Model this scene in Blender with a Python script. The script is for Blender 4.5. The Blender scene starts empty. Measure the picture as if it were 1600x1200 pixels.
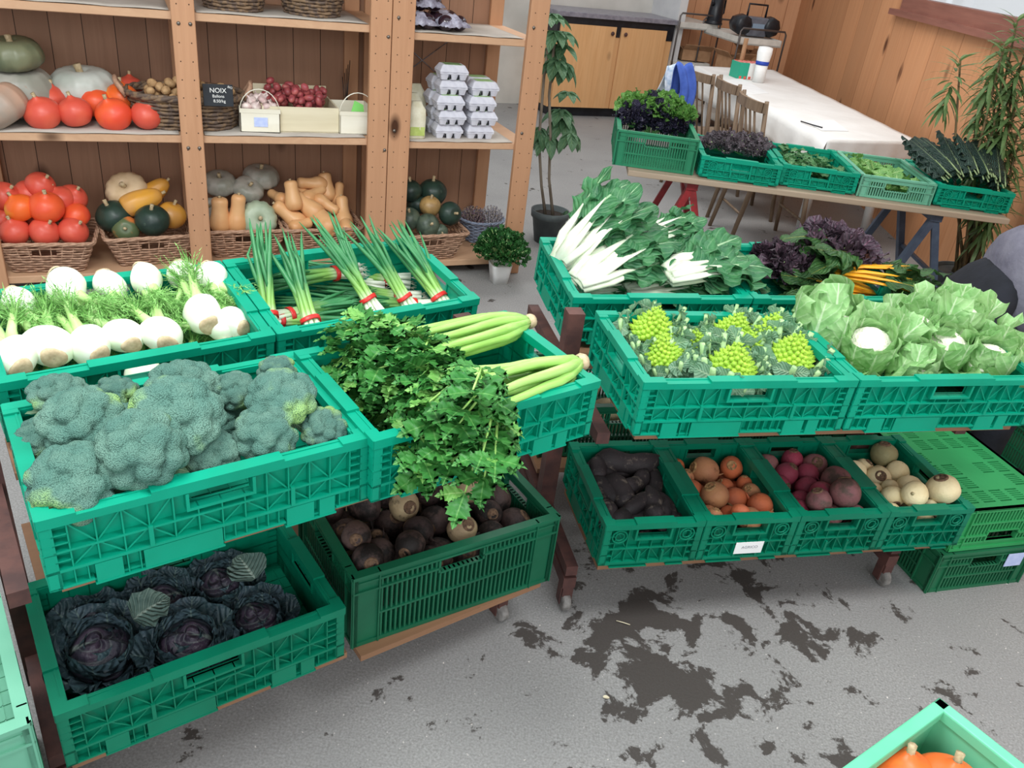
import bpy, math, random
from mathutils import Vector, Matrix, noise
R_ = random.Random(11)
PI = math.pi
COL = bpy.context.scene.collection
sc = bpy.context.scene

# ---------------------------------------------------------------- camera, world, light, exposure
F_PX, PITCH, ROLL, CAM_H = 1287.74, math.radians(29.0247), math.radians(7.1945), 1.8283
fwd = Vector((0, math.cos(PITCH), -math.sin(PITCH))); rgt = Vector((1, 0, 0)); dwn = fwd.cross(rgt)
c_, s_ = math.cos(ROLL), math.sin(ROLL)
RX = rgt * c_ - dwn * s_; RY = rgt * s_ + dwn * c_; RZ = fwd
CAM = Vector((0, 0, CAM_H))
cam_d = bpy.data.cameras.new('camera'); cam = bpy.data.objects.new('camera', cam_d); COL.objects.link(cam)
cam_d.sensor_width = 36; cam_d.sensor_fit = 'HORIZONTAL'; cam_d.lens = 36 * F_PX / 1600; cam_d.clip_start = .02
cam.matrix_world = Matrix(((RX.x, -RY.x, -RZ.x, 0), (RX.y, -RY.y, -RZ.y, 0), (RX.z, -RY.z, -RZ.z, CAM_H), (0, 0, 0, 1)))
sc.camera = cam
vs = sc.view_settings; vs.view_transform = 'Standard'; vs.look = 'None'; vs.gamma = 1; vs.use_curve_mapping = False
vs.exposure = 0.12
w = bpy.data.worlds.new('world'); sc.world = w; w.use_nodes = True
w.node_tree.nodes['Background'].inputs[0].default_value = (.90, .95, 1.0, 1); w.node_tree.nodes['Background'].inputs[1].default_value = .80
def area(name, loc, to, sx, sy, power, col=(1, 1, 1)):
    d = bpy.data.lights.new(name, 'AREA'); d.shape = 'RECTANGLE'; d.size = sx; d.size_y = sy; d.energy = power; d.color = col
    o = bpy.data.objects.new(name, d); COL.objects.link(o); o.location = loc
    o.rotation_euler = (Vector(to) - Vector(loc)).to_track_quat('-Z', 'Y').to_euler(); return o
area('ceiling_lamp', (-1.2, 1.2, 3.3), (-.9, 1.7, .8), 1.6, .8, 76, (.96, 1, .99))
area('ceiling_lamp', (1.4, 1.2, 3.4), (1.2, 2.0, .5), 1.6, .8, 52, (.96, .99, 1))
area('ceiling_lamp', (.8, 5.8, 3.6), (1.0, 6.5, .5), 2.2, 1.2, 70, (1, .99, .97))
area('daylight', (.6, -2.4, 2.5), (-.2, 3.5, .7), 3.6, 1.8, 85, (.95, .98, 1))

def ray(px, py): return (RX * ((px - 800) / F_PX) + RY * ((py - 600) / F_PX) + RZ)
def U(px, py, z):
    d = ray(px, py); return CAM + d * ((z - CAM_H) / d.z)
def PX(p):
    q = Vector(p) - CAM; z = q.dot(RZ); return (800 + F_PX * q.dot(RX) / z, 600 + F_PX * q.dot(RY) / z)
def rays_plane(px, py, p0, n):
    d = ray(px, py); return CAM + d * ((Vector(p0) - CAM).dot(n) / d.dot(n))

# ---------------------------------------------------------------- tagging
def tag(o, label=None, cat=None, group=None, kind=None):
    if label: o['label'] = label
    if cat: o['category'] = cat
    if group: o['group'] = group
    if kind: o['kind'] = kind
    return o
def empty(name, M=None):
    o = bpy.data.objects.new(name, None); COL.objects.link(o); o.empty_display_size = .05
    if M is not None: o.matrix_world = M
    return o
def copy_tree(o, parent=None):
    c = o.copy(); COL.objects.link(c)
    if parent is not None: c.parent = parent
    for ch in kids.get(o.name, []): kids.setdefault(c.name, []).append(copy_tree(ch, c))
    return c
kids = {}
def TR(loc, yaw=0, pitch=0, roll=0, sc_=1):
    M = Matrix.Translation(Vector(loc)) @ Matrix.Rotation(yaw, 4, 'Z') @ Matrix.Rotation(pitch, 4, 'X') @ Matrix.Rotation(roll, 4, 'Y')
    s = sc_ if isinstance(sc_, (tuple, list)) else (sc_,) * 3
    return M @ Matrix.Diagonal((s[0], s[1], s[2], 1))
def aim(loc, d, spin=0, sc_=1):
    """local +Z points along d"""
    q = Vector(d).normalized().to_track_quat('Z', 'Y').to_matrix().to_4x4()
    s = sc_ if isinstance(sc_, (tuple, list)) else (sc_,) * 3
    return Matrix.Translation(Vector(loc)) @ q @ Matrix.Rotation(spin, 4, 'Z') @ Matrix.Diagonal((s[0], s[1], s[2], 1))

# ---------------------------------------------------------------- mesh builder
class MB:
    def __init__(s): s.v = []; s.f = []; s.uv = []; s.T = None
    def add(s, vs_, fs, uvs=None):
        b = len(s.v)
        if s.T is not None: vs_ = [s.T @ Vector(p) for p in vs_]
        s.v += [tuple(p) for p in vs_]; s.f += [tuple(b + i for i in f) for f in fs]
        s.uv += uvs if uvs else [(0.5, 0.5)] * len(vs_)
        return s
    def box(s, x0, y0, z0, x1, y1, z1, pl=None):
        p = [(x, y, z) for z in (z0, z1) for y in (y0, y1) for x in (x0, x1)]
        if pl: p = [pl(*q) for q in p]
        return s.add(p, [(0, 2, 3, 1), (4, 5, 7, 6), (0, 1, 5, 4), (2, 6, 7, 3), (0, 4, 6, 2), (1, 3, 7, 5)])
    def bar(s, a, b, w_, h_=None, pl=None, up=(0, 0, 1)):
        a = Vector(a); b = Vector(b); h_ = h_ or w_; d = (b - a).normalized(); u = Vector(up)
        if abs(d.dot(u)) > .98: u = Vector((0, 1, 0))
        sd = d.cross(u).normalized(); u = sd.cross(d)
        p = []
        for c in (a, b):
            for i, j in ((-1, -1), (1, -1), (1, 1), (-1, 1)): p.append(c + sd * (i * w_ / 2) + u * (j * h_ / 2))
        if pl: p = [pl(*q) for q in p]
        return s.add(p, [(0, 1, 2, 3), (7, 6, 5, 4), (0, 4, 5, 1), (1, 5, 6, 2), (2, 6, 7, 3), (3, 7, 4, 0)])
    def tube(s, pts, rad, n=8, cap=True, uvs=True, flat=1.0, close=False):
        pts = [Vector(p) for p in pts]; m = len(pts); rad = rad if isinstance(rad, (list, tuple)) else [rad] * m
        vs_ = []; uv = []; prev = None
        for i, p in enumerate(pts):
            if close: d = pts[(i + 1) % m] - pts[i - 1]
            else: d = pts[min(i + 1, m - 1)] - pts[max(i - 1, 0)]
            d.normalize()
            if prev is None:
                a = Vector((0, 0, 1)) if abs(d.z) < .9 else Vector((1, 0, 0)); sd = d.cross(a).normalized()
            else: sd = (prev - d * prev.dot(d)).normalized()
            prev = sd; up = sd.cross(d)
            for k in range(n):
                t = 2 * PI * k / n; vs_.append(p + sd * (math.cos(t) * rad[i]) + up * (math.sin(t) * rad[i] * flat)); uv.append((k / n, i / max(1, m - 1)))
        fs = []
        for i in range(m if close else m - 1):
            for k in range(n):
                a = i * n + k; b = i * n + (k + 1) % n; j = ((i + 1) % m) * n
                fs.append((a, b, j + (k + 1) % n, j + k))
        if cap and not close: fs.append(tuple(range(n))[::-1]); fs.append(tuple((m - 1) * n + k for k in range(n)))
        return s.add(vs_, fs, uv)
    def lathe(s, prof, n=24, rf=None, cap=True):
        """prof = [(r,z)]; rf(theta, t, r, z) -> (r, z)"""
        vs_ = []; fs = []; uv = []; m = len(prof)
        for i, (r, z) in enumerate(prof):
            for k in range(n):
                th = 2 * PI * k / n; rr, zz = (r, z) if rf is None else rf(th, i / (m - 1), r, z)
                vs_.append((rr * math.cos(th), rr * math.sin(th), zz)); uv.append((k / n, i / (m - 1)))
        for i in range(m - 1):
            for k in range(n):
                a = i * n + k; b = i * n + (k + 1) % n; fs.append((a, b, b + n, a + n))
        if cap: fs.append(tuple(range(n))[::-1]); fs.append(tuple((m - 1) * n + k for k in range(n)))
        return s.add(vs_, fs, uv)
    def grid(s, fn, nu, nv):
        vs_ = []; uv = []; fs = []
        for j in range(nv + 1):
            for i in range(nu + 1):
                vs_.append(fn(i / nu, j / nv)); uv.append((i / nu, j / nv))
        for j in range(nv):
            for i in range(nu):
                a = j * (nu + 1) + i; fs.append((a, a + 1, a + nu + 2, a + nu + 1))
        return s.add(vs_, fs, uv)
    def leaf(s, base, d, up, L, W, prof=None, curl=.6, ruf=0, nf=4, cup=.1, nu=6, nv=8, twist=0):
        d = Vector(d).normalized(); up = Vector(up); sd = d.cross(up)
        if sd.length < 1e-3: sd = d.cross(Vector((1, .1, 0)))
        sd.normalize(); nrm = sd.cross(d).normalized()
        prof = prof or (lambda t: math.sin(PI * min(1, t ** .75 * .97 + .03)) ** .8)
        ph = R_.random() * 6; c = Vector(base); rows = []
        for j in range(nv + 1):
            t = j / nv; a = -curl * t
            dd = (d * math.cos(a) + nrm * math.sin(a)); nn = (nrm * math.cos(a) - d * math.sin(a))
            if j: c = c + dd * (L / nv)
            s2 = sd if not twist else (sd * math.cos(twist * t) + nn * math.sin(twist * t))
            rows.append((c.copy(), dd, nn, s2, W * prof(t)))
        def fn(a, b):
            k = round(b * nv); c, dd, nn, s2, wd = rows[k]; q = a * 2 - 1
            r = ruf * wd * abs(q) ** 1.6 * math.sin(nf * b * 2 * PI + ph + (1.7 if q > 0 else 0)) if ruf else 0
            r2 = ruf * wd * .6 * abs(q) ** 2 * math.cos(nf * 1.7 * b * 2 * PI + ph * 2) if ruf else 0
            return c + s2 * (q * wd * .5 + 0) + nn * (cup * q * q * wd + r) + dd * r2
        return s.grid(fn, nu, nv)
    def build(s, name, m, parent=None, smooth=True, M=None):
        me = bpy.data.meshes.new(name); me.from_pydata(s.v, [], s.f); me.update()
        uvl = me.uv_layers.new(name='uv')
        li = [0] * len(me.loops); me.loops.foreach_get('vertex_index', li)
        flat = [0.0] * (2 * len(li))
        for i, vi in enumerate(li): flat[2 * i], flat[2 * i + 1] = s.uv[vi]
        uvl.data.foreach_set('uv', flat)
        me.polygons.foreach_set('use_smooth', [smooth] * len(me.polygons))
        me.materials.append(m)
        o = bpy.data.objects.new(name, me); COL.objects.link(o)
        if parent is not None: o.parent = parent; kids.setdefault(parent.name, []).append(o)
        if M is not None: o.matrix_world = M
        return o
def solid(o, th):
    md = o.modifiers.new('solid', 'SOLIDIFY'); md.thickness = th; md.offset = 0; return o
def bevel(o, w_=.004, seg=2):
    md = o.modifiers.new('bevel', 'BEVEL'); md.width = w_; md.segments = seg; md.limit_method = 'ANGLE'; md.angle_limit = .6
    return o
def struct(name, mb, m, smooth=False):
    o = mb.build(name, m, smooth=smooth); o['kind'] = 'structure'; return o

# ---------------------------------------------------------------- materials
def srgb(r, g, b):
    f = lambda c: (c / 255 / 12.92) if c / 255 <= .04045 else ((c / 255 + .055) / 1.055) ** 2.4
    return (f(r), f(g), f(b), 1)
class NT:
    def __init__(s, name):
        s.m = bpy.data.materials.new(name); s.m.use_nodes = True; s.t = s.m.node_tree; s.b = s.t.nodes['Principled BSDF']; s.out = s.t.nodes['Material Output']
    def n(s, ty, **kw):
        o = s.t.nodes.new(ty)
        for k, v in kw.items(): setattr(o, k, v)
        return o
    def l(s, a, b): s.t.links.new(a, b)
    def coord(s, stretch=(1, 1, 1), uv=False, rot=(0, 0, 0)):
        tc = s.n('ShaderNodeTexCoord'); mp = s.n('ShaderNodeMapping'); mp.inputs['Scale'].default_value = stretch; mp.inputs['Rotation'].default_value = rot
        s.l(tc.outputs['UV' if uv else 'Object'], mp.inputs[0]); return mp.outputs[0]
    def noise(s, co, scale, detail=3, rough=.55, dist=0):
        o = s.n('ShaderNodeTexNoise'); o.inputs['Scale'].default_value = scale; o.inputs['Detail'].default_value = detail
        o.inputs['Roughness'].default_value = rough; o.inputs['Distortion'].default_value = dist; s.l(co, o.inputs['Vector']); return o.outputs['Fac']
    def voro(s, co, scale, feat='F1', out='Distance', rnd=1):
        o = s.n('ShaderNodeTexVoronoi', feature=feat); o.inputs['Scale'].default_value = scale; o.inputs['Randomness'].default_value = rnd; s.l(co, o.inputs['Vector']); return o.outputs[out]
    def ramp(s, fac, a, b, c0=(0, 0, 0, 1), c1=(1, 1, 1, 1)):
        o = s.n('ShaderNodeValToRGB'); e = o.color_ramp.elements; e[0].position = a; e[1].position = b; e[0].color = c0; e[1].color = c1; s.l(fac, o.inputs[0]); return o.outputs[0]
    def mix(s, fac, a, b, ty='MIX'):
        o = s.n('ShaderNodeMix', data_type='RGBA', blend_type=ty)
        for sock, v in ((o.inputs[0], fac), (o.inputs[6], a), (o.inputs[7], b)):
            if hasattr(v, 'links'): s.l(v, sock)
            else: sock.default_value = v
        return o.outputs[2]
    def math(s, op, a, b=0.0):
        o = s.n('ShaderNodeMath', operation=op)
        for sock, v in ((o.inputs[0], a), (o.inputs[1], b)):
            if hasattr(v, 'links'): s.l(v, sock)
            else: sock.default_value = v
        return o.outputs[0]
    def sep(s, co):
        o = s.n('ShaderNodeSeparateXYZ'); s.l(co, o.inputs[0]); return o.outputs
    def bump(s, h, strength=.3, dist=.01):
        o = s.n('ShaderNodeBump'); o.inputs['Strength'].default_value = strength; o.inputs['Distance'].default_value = dist; s.l(h, o.inputs['Height']); s.l(o.outputs[0], s.b.inputs['Normal']); return o
    def rnd(s): return s.n('ShaderNodeObjectInfo').outputs['Random']
    def fin(s, col=None, rough=.5, spec=.4, sub=0):
        if col is not None:
            if hasattr(col, 'links'): s.l(col, s.b.inputs['Base Color'])
            else: s.b.inputs['Base Color'].default_value = col
        s.b.inputs['Roughness'].default_value = rough; s.b.inputs['Specular IOR Level'].default_value = spec
        if sub: s.b.inputs['Subsurface Weight'].default_value = sub; s.b.inputs['Subsurface Scale'].default_value = .01
        return s.m
_mc = {}
def mat(name, c1, c2=None, rough=.5, scale=12, det=3, bump=0, bscale=60, bdist=.003, spec=.4, rv=0, stretch=(1, 1, 1), lo=.35, hi=.65, sub=0, metal=0, spots=None):
    if name in _mc: return _mc[name]
    t = NT(name); co = t.coord(stretch); c1 = srgb(*c1); col = c1
    if c2: col = t.mix(t.ramp(t.noise(co, scale, det), lo, hi), c1, srgb(*c2))
    if spots: col = t.mix(t.ramp(t.noise(co, spots[1], 4, .7), spots[2], spots[2] + .06), col, srgb(*spots[0]))
    if rv:
        f = t.math('ADD', t.math('MULTIPLY', t.rnd(), rv), 1 - rv * .6)
        cc = t.n('ShaderNodeCombineColor'); [t.l(f, cc.inputs[k]) for k in range(3)]
        col = t.mix(1.0, col, cc.outputs[0], 'MULTIPLY')
    if bump: t.bump(t.noise(co, bscale, 4), bump, bdist)
    t.b.inputs['Metallic'].default_value = metal
    _mc[name] = t.fin(col, rough, spec, sub); return _mc[name]
def leafmat(name, blade, blade2, rib, rw=.05, veins=9, vs_=.35, rough=.45, bump=.5, edge=None, rv=.25, trans=.25):
    if name in _mc: return _mc[name]
    t = NT(name); uv = t.coord(uv=True); X, Y, _ = t.sep(uv); co = t.coord()
    ax = t.math('ABSOLUTE', t.math('SUBTRACT', X, .5))
    base = t.mix(t.ramp(t.noise(co, 25, 3), .35, .65), srgb(*blade), srgb(*blade2))
    if edge: base = t.mix(t.ramp(ax, .30, .48), base, srgb(*edge))
    wv = t.math('SINE', t.math('MULTIPLY', t.math('SUBTRACT', Y, t.math('MULTIPLY', ax, .7)), veins * 2 * PI))
    vm = t.math('MULTIPLY', t.ramp(wv, .82, 1.0), vs_)
    col = t.mix(vm, base, srgb(*rib))
    wid = t.math('MULTIPLY', t.math('SUBTRACT', 1.15, Y), rw)
    rm = t.ramp(t.math('SUBTRACT', ax, wid), -.001, .02, (1, 1, 1, 1), (0, 0, 0, 1))
    col = t.mix(rm, col, srgb(*rib))
    if rv:
        f = t.math('ADD', t.math('MULTIPLY', t.rnd(), rv), 1 - rv * .5)
        cc = t.n('ShaderNodeCombineColor'); [t.l(f, cc.inputs[k]) for k in range(3)]
        col = t.mix(1.0, col, cc.outputs[0], 'MULTIPLY')
    h = t.math('ADD', t.math('MULTIPLY', wv, -.25), t.noise(co, 60, 3)); t.bump(h, bump, .006)
    t.fin(col, rough, .4)
    if trans:
        tr = t.n('ShaderNodeBsdfTranslucent'); t.l(col, tr.inputs[0]); mx = t.n('ShaderNodeMixShader'); mx.inputs[0].default_value = trans
        t.l(t.b.outputs[0], mx.inputs[1]); t.l(tr.outputs[0], mx.inputs[2]); t.l(mx.outputs[0], t.out.inputs[0])
    _mc[name] = t.m; return t.m
def woodmat(name, c1, c2, knot=(70, 40, 22), plank=0.0, axis='Z', across='X', rough=.55, kn=2.2, rot=0, gap=(40, 22, 14)):
    """grain runs along axis; plank = board width across"""
    if name in _mc: return _mc[name]
    t = NT(name); st = {'X': (.06, 1, 1), 'Y': (1, .06, 1), 'Z': (1, 1, .06)}[axis]
    base = t.coord((1, 1, 1), rot=(0, 0, rot)); co = t.n('ShaderNodeMapping'); co.inputs['Scale'].default_value = st; t.l(base, co.inputs[0]); co = co.outputs[0]
    X = t.sep(base)[{'X': 0, 'Y': 1, 'Z': 2}[across]]
    if plank:
        idx = t.math('FLOOR', t.math('DIVIDE', X, plank)); wn = t.n('ShaderNodeTexWhiteNoise', noise_dimensions='1D'); t.l(idx, wn.inputs['W'])
        off = t.n('ShaderNodeVectorMath', operation='ADD'); t.l(co, off.inputs[0]); sc3 = t.n('ShaderNodeVectorMath', operation='SCALE'); sc3.inputs['Scale'].default_value = 7
        t.l(wn.outputs['Color'], sc3.inputs[0]); t.l(sc3.outputs[0], off.inputs[1]); co = off.outputs[0]
    g = t.noise(co, 22, 5, .6, 1.2); g2 = t.noise(co, 5, 2)
    col = t.mix(t.ramp(g, .3, .72), srgb(*c1), srgb(*c2)); col = t.mix(t.ramp(g2, .3, .8), col, t.mix(.16, srgb(*c1), srgb(*knot)))
    kst = t.n('ShaderNodeMapping'); kst.inputs['Scale'].default_value = {'X': (.5, 1, 1), 'Y': (1, .5, 1), 'Z': (1, 1, .5)}[axis]; t.l(base, kst.inputs[0])
    k = t.voro(kst.outputs[0], kn); col = t.mix(t.ramp(k, .05, .13, (1, 1, 1, 1), (0, 0, 0, 1)), col, srgb(*knot))
    if plank:
        tone = t.math('ADD', t.math('MULTIPLY', wn.outputs['Value'], .16), .9); cc = t.n('ShaderNodeCombineColor'); [t.l(tone, cc.inputs[i]) for i in range(3)]
        col = t.mix(1.0, col, cc.outputs[0], 'MULTIPLY')
        fr = t.math('FRACT', t.math('DIVIDE', X, plank)); e = t.math('ABSOLUTE', t.math('SUBTRACT', fr, .5))
        col = t.mix(t.ramp(e, .483, .493), col, srgb(*gap))
    _mc[name] = t.fin(col, rough, .3); return _mc[name]

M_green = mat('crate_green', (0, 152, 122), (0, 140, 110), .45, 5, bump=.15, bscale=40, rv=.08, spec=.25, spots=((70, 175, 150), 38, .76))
M_gshade = mat('crate_green_shaded', (0, 122, 92), (0, 108, 80), .42, 5, bump=.15, bscale=40, rv=.10, spec=.3, spots=((60, 150, 125), 38, .76))  # same crate green, darkened in colour for the shade on the low shelves
M_gslot = mat('crate_dark_green', (18, 98, 68), (14, 84, 58), .42, 5, bump=.15, bscale=40, spots=((70, 130, 105), 45, .76))
M_gmid = mat('crate_mid_green', (40, 130, 92), (34, 118, 82), .45, 5, bump=.1, bscale=40, rv=.1)
M_gpale = mat('crate_pale_green', (112, 176, 148), (98, 164, 136), .5, 5, bump=.1)
M_glime = mat('crate_grass_green', (52, 156, 92), (44, 142, 82), .45, 5, bump=.1, rv=.06)
M_gmint = mat('bin_mint_green', (112, 205, 165), (98, 192, 152), .45, 5, bump=.1)
M_pine = woodmat('pine', (200, 152, 116), (180, 132, 98), axis='Z', kn=3.4)
M_pineH = woodmat('pine_board', (208, 168, 134), (190, 148, 116), axis='X', kn=3.0, rot=-math.radians(25.96))
M_back = woodmat('shelf_back_wood', (170, 130, 104), (150, 112, 88), plank=.145, axis='Z', across='X', kn=2.5)
M_wall = woodmat('wall_wood', (204, 148, 106), (182, 124, 84), plank=.46, axis='Z', across='Y', kn=2.6, gap=(160, 108, 72), knot=(92, 52, 30))
M_wallB = woodmat('wall_wood_end', (212, 158, 118), (196, 140, 100), plank=.27, axis='Z', across='X', kn=2.0, gap=(140, 90, 58), knot=(92, 52, 30))
M_cab = woodmat('cabinet_wood', (230, 180, 128), (210, 154, 100), axis='Z', kn=2.6)
M_oldwood = woodmat('weathered_wood', (150, 120, 94), (112, 86, 66), axis='X', kn=3)
M_plank = woodmat('grey_plank', (176, 158, 136), (150, 132, 112), axis='X', kn=3)
M_chair = mat('chair_wood', (134, 112, 90), (108, 88, 70), .55, 30, stretch=(1, 1, .1))
M_redst = mat('red_steel', (150, 42, 46), (120, 36, 38), .5, 20)
M_brownst = mat('rusty_steel', (96, 62, 56), (72, 48, 46), .6, 18, bump=.2, spots=((180, 170, 165), 30, .72))
M_bluest = mat('blue_grey_steel', (74, 86, 104), (62, 72, 90), .5, 20)
M_greyrub = mat('caster_rubber', (150, 146, 142), (110, 106, 102), .6, 40)
M_black = mat('black_plastic', (24, 25, 30), (34, 36, 42), .35, 20)
M_paper = mat('white_paper', (240, 240, 238), (232, 232, 230), .8, 8, bump=.1, bscale=8, bdist=.01)
M_grpaper = mat('shelf_paper', (184, 176, 166), (168, 160, 150), .8, 6, bump=.2, bscale=8, bdist=.01)
M_white = mat('white_enamel', (236, 236, 234), None, .4)
M_steel = mat('steel', (150, 150, 155), (110, 110, 115), .35, 30, metal=.7)

# floor with soil stains
def floor_mat():
    t = NT('concrete'); co = t.coord()
    base = t.mix(t.ramp(t.noise(co, 2.2, 4), .3, .7), srgb(164, 163, 161), srgb(148, 147, 146))
    base = t.mix(t.ramp(t.noise(co, 160, 2), .3, .75), base, srgb(124, 122, 120)); 
    base = t.mix(t.ramp(t.noise(co, 90, 2), .70, .75), base, srgb(215, 208, 202))
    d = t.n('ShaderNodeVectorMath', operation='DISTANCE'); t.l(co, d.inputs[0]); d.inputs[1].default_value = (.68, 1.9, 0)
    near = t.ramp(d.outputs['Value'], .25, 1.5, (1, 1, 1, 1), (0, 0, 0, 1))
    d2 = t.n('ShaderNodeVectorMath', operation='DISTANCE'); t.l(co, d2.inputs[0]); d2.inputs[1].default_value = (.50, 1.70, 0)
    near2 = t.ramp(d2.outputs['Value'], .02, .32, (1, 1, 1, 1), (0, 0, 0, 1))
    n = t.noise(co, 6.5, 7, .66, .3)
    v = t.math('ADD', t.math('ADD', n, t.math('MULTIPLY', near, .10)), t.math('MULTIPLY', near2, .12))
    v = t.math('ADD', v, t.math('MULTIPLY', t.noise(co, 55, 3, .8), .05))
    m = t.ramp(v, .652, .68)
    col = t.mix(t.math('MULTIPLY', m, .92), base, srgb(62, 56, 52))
    t.bump(t.math('ADD', t.noise(co, 130, 3), t.math('MULTIPLY', m, .4)), .25, .004)
    return t.fin(col, .6, .35)
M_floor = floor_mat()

# ---------------------------------------------------------------- room shell
SYAW = math.radians(25.96); SU = Vector((math.cos(SYAW), math.sin(SYAW), 0)); SN = Vector((-math.sin(SYAW), math.cos(SYAW), 0))
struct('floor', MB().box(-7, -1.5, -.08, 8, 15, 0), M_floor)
SP0 = Vector((-2.448, 3.537, 0))                      # shelf front line, s = 0
CP0 = Vector((.4, 9.704, 0))                          # counter front line
def fr(P0, s, d, z): return P0 + SU * s + SN * d + Vector((0, 0, z))
def FM(P0, s=0, d=0, z=0, yaw=0): return Matrix.Translation(fr(P0, s, d, z)) @ Matrix.Rotation(SYAW + yaw, 4, 'Z')
M_wallgrey = mat('plaster', (206, 202, 194), (192, 188, 180), .8, 3)
b = MB(); b.T = FM(CP0); b.box(-3.2, .62, 0, 1.30, .74, 3.0); struct('wall_back', b, M_wallgrey)
b = MB(); b.T = FM(CP0); b.box(1.06, .04, 0, 1.16, .62, 3.0); struct('wall_return', b, mat('white_panel', (214, 214, 214), (200, 200, 202), .6, 4))
b = MB(); b.box(1.30, 11.0, 0, 3.0, 11.1, 3.0); struct('wall_end', b, M_wallB)
b = MB(); b.T = FM(SP0); b.box(-2.5, .63, 0, 2.66, .75, 3.0); struct('wall_left', b, M_wallgrey)
# right wall with a window opening
WX = 2.85
b = MB(); b.box(WX, 1.5, 0, WX + .14, 11.1, 1.55); b.box(WX, 7.75, 1.55, WX + .14, 11.1, 3.0); b.box(WX, 1.5, 2.6, WX + .14, 7.75, 3.0); b.box(WX, 1.5, 1.55, WX + .14, 3.6, 2.6)
struct('wall_right', b, M_wall)
M_frame = mat('red_brown_wood', (142, 92, 78), (122, 76, 64), .5, 20, stretch=(1, .1, 1))
b = MB(); b.box(WX - .02, 3.6, 1.55, WX + .12, 7.75, 1.66); b.box(WX + .02, 7.65, 1.55, WX + .12, 7.75, 2.6); b.box(WX + .02, 3.6, 1.55, WX + .12, 3.7, 2.6); b.box(WX + .02, 5.65, 1.6, WX + .1, 5.75, 2.6); b.box(WX - .01, 3.6, 2.52, WX + .12, 7.75, 2.6)
wf = struct('window_1', b, M_frame)
sb = MB().box(WX - .07, 3.5, 1.51, WX + .02, 7.85, 1.555).build('window_sill', M_frame, wf, smooth=False)
tg = NT('window_glass'); tg.b.inputs['Transmission Weight'].default_value = 1; tg.fin((1, 1, 1, 1), .02, .5)
MB().box(WX + .06, 3.7, 1.66, WX + .066, 7.65, 2.52).build('window_pane', tg.m, wf, smooth=False)
tb = NT('daylight_sky'); 
# snowy bright yard seen through the window is simply the sky of the world

# ---------------------------------------------------------------- generic crates
def wall_lattice(mb, L, H, pl, short=False, th=.021):
    """ribbed panel; pl(a, b, z): a along, b inward depth"""
    hw = .058 if not short else .05; hc = L / 2; z1 = H - .024; z0 = .052 if not short else .02; hz0 = z1 - .034
    bx = lambda a0, b0, c0, a1, b1, c1: mb.box(a0, b0, c0, a1, b1, c1, pl)
    # back sheet around the handle hole
    zr0 = .012; bx(0, th - .004, zr0, hc - hw, th, H - .004); bx(hc + hw, th - .004, zr0, L, th, H - .004); bx(hc - hw, th - .004, zr0, hc + hw, th, hz0); bx(hc - hw, th - .004, z1, hc + hw, th, H - .004)
    # top rim, stepped up in the middle and at the corners
    bx(0, -.002, H - .022, L, th + .006, H - .006); bx(L * .30, -.002, H - .006, L * .70, th + .006, H); bx(0, -.002, H - .006, L * .10, th + .004, H - .001); bx(L * .9, -.002, H - .006, L, th + .004, H - .001)
    # handle frame
    for a0, c0, a1, c1 in ((hc - hw - .006, hz0 - .006, hc + hw + .006, hz0), (hc - hw - .006, hz0, hc - hw, z1), (hc + hw, hz0, hc + hw + .006, z1)): bx(a0, -.001, c0, a1, th + .004, c1)
    # long ribs
    zm = z0 + (z1 - z0) * .42
    bx(0, .0, z0 - .004, L, th, z0 + .002); bx(0, .001, zm - .0022, L, th, zm + .0022)
    for a0, a1, q in ((0, .12, zr0), (.12, .50, 0), (.50, .70, zr0), (.70, .88, 0), (.88, 1, zr0)): bx(L * a0, .0, q, L * a1, th, q + .004)
    n = max(8, int(round(L / .042))); st = L / n
    for i in range(n + 1):
        a = min(max(i * st, .0015), L - .0015); top = z1
        if abs(a - hc) < hw + .008: top = hz0
        bx(a - .0013, .002, z0, a + .0013, th, top)
    for i in range(n):
        a0 = i * st; a1 = a0 + st; inh = abs((a0 + a1) / 2 - hc) < hw + .02
        if i in (0, n - 1): # brick like corners
            for k in range(1, 5): bx(a0, .002, z0 + (z1 - z0) * k / 5 - .0015, a1, th, z0 + (z1 - z0) * k / 5 + .0015)
            continue
        up = (i % 2 == 0)
        for (c0, c1, skip) in ((z0, zm, False), (zm, z1, inh)):
            if skip: continue
            far = c1 if c0 == zm else c0; p, q = ((a0, zm), (a1, far)) if up else ((a1, zm), (a0, far))
            mb.bar((p[0], .007, p[1]), (q[0], .007, q[1]), .003, .0022, pl, up=(0, 1, 0))
    # foot band: solid blocks between ribbed fields
    if not short:
        for a0, a1 in ((.125, .2), (.26, .495), (.705, .80), (.82, .875)):
            bx(L * a0, .001, .004, L * a1, th, z0 - .006)
        for i in range(0, 2 * n + 1):
            a = min(max(i * st / 2, .001), L - .001); bx(a - .001, .002, .0 if (.12 < a / L < .5 or .7 < a / L < .88) else zr0, a + .001, th, z0)
        for a in (.28, .72): bx(L * a, -.002, z0, L * a + .008, .006, z0 + .045)
    else:
        for a in (L * .16, L * .84):          # round corner bosses
            pts = [pl(a + .022 * math.cos(k * PI / 8), .001, H - .048 + .022 * math.sin(k * PI / 8)) for k in range(17)]
            mb.tube(pts, .0025, 5, cap=False)
            pts = [pl(a + .013 * math.cos(k * PI / 8), .001, H - .048 + .013 * math.sin(k * PI / 8)) for k in range(17)]
            mb.tube(pts, .002, 5, cap=False)
        for a in (.38, .62): bx(L * a, -.003, z0, L * a + .007, .006, z0 + .04)
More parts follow.
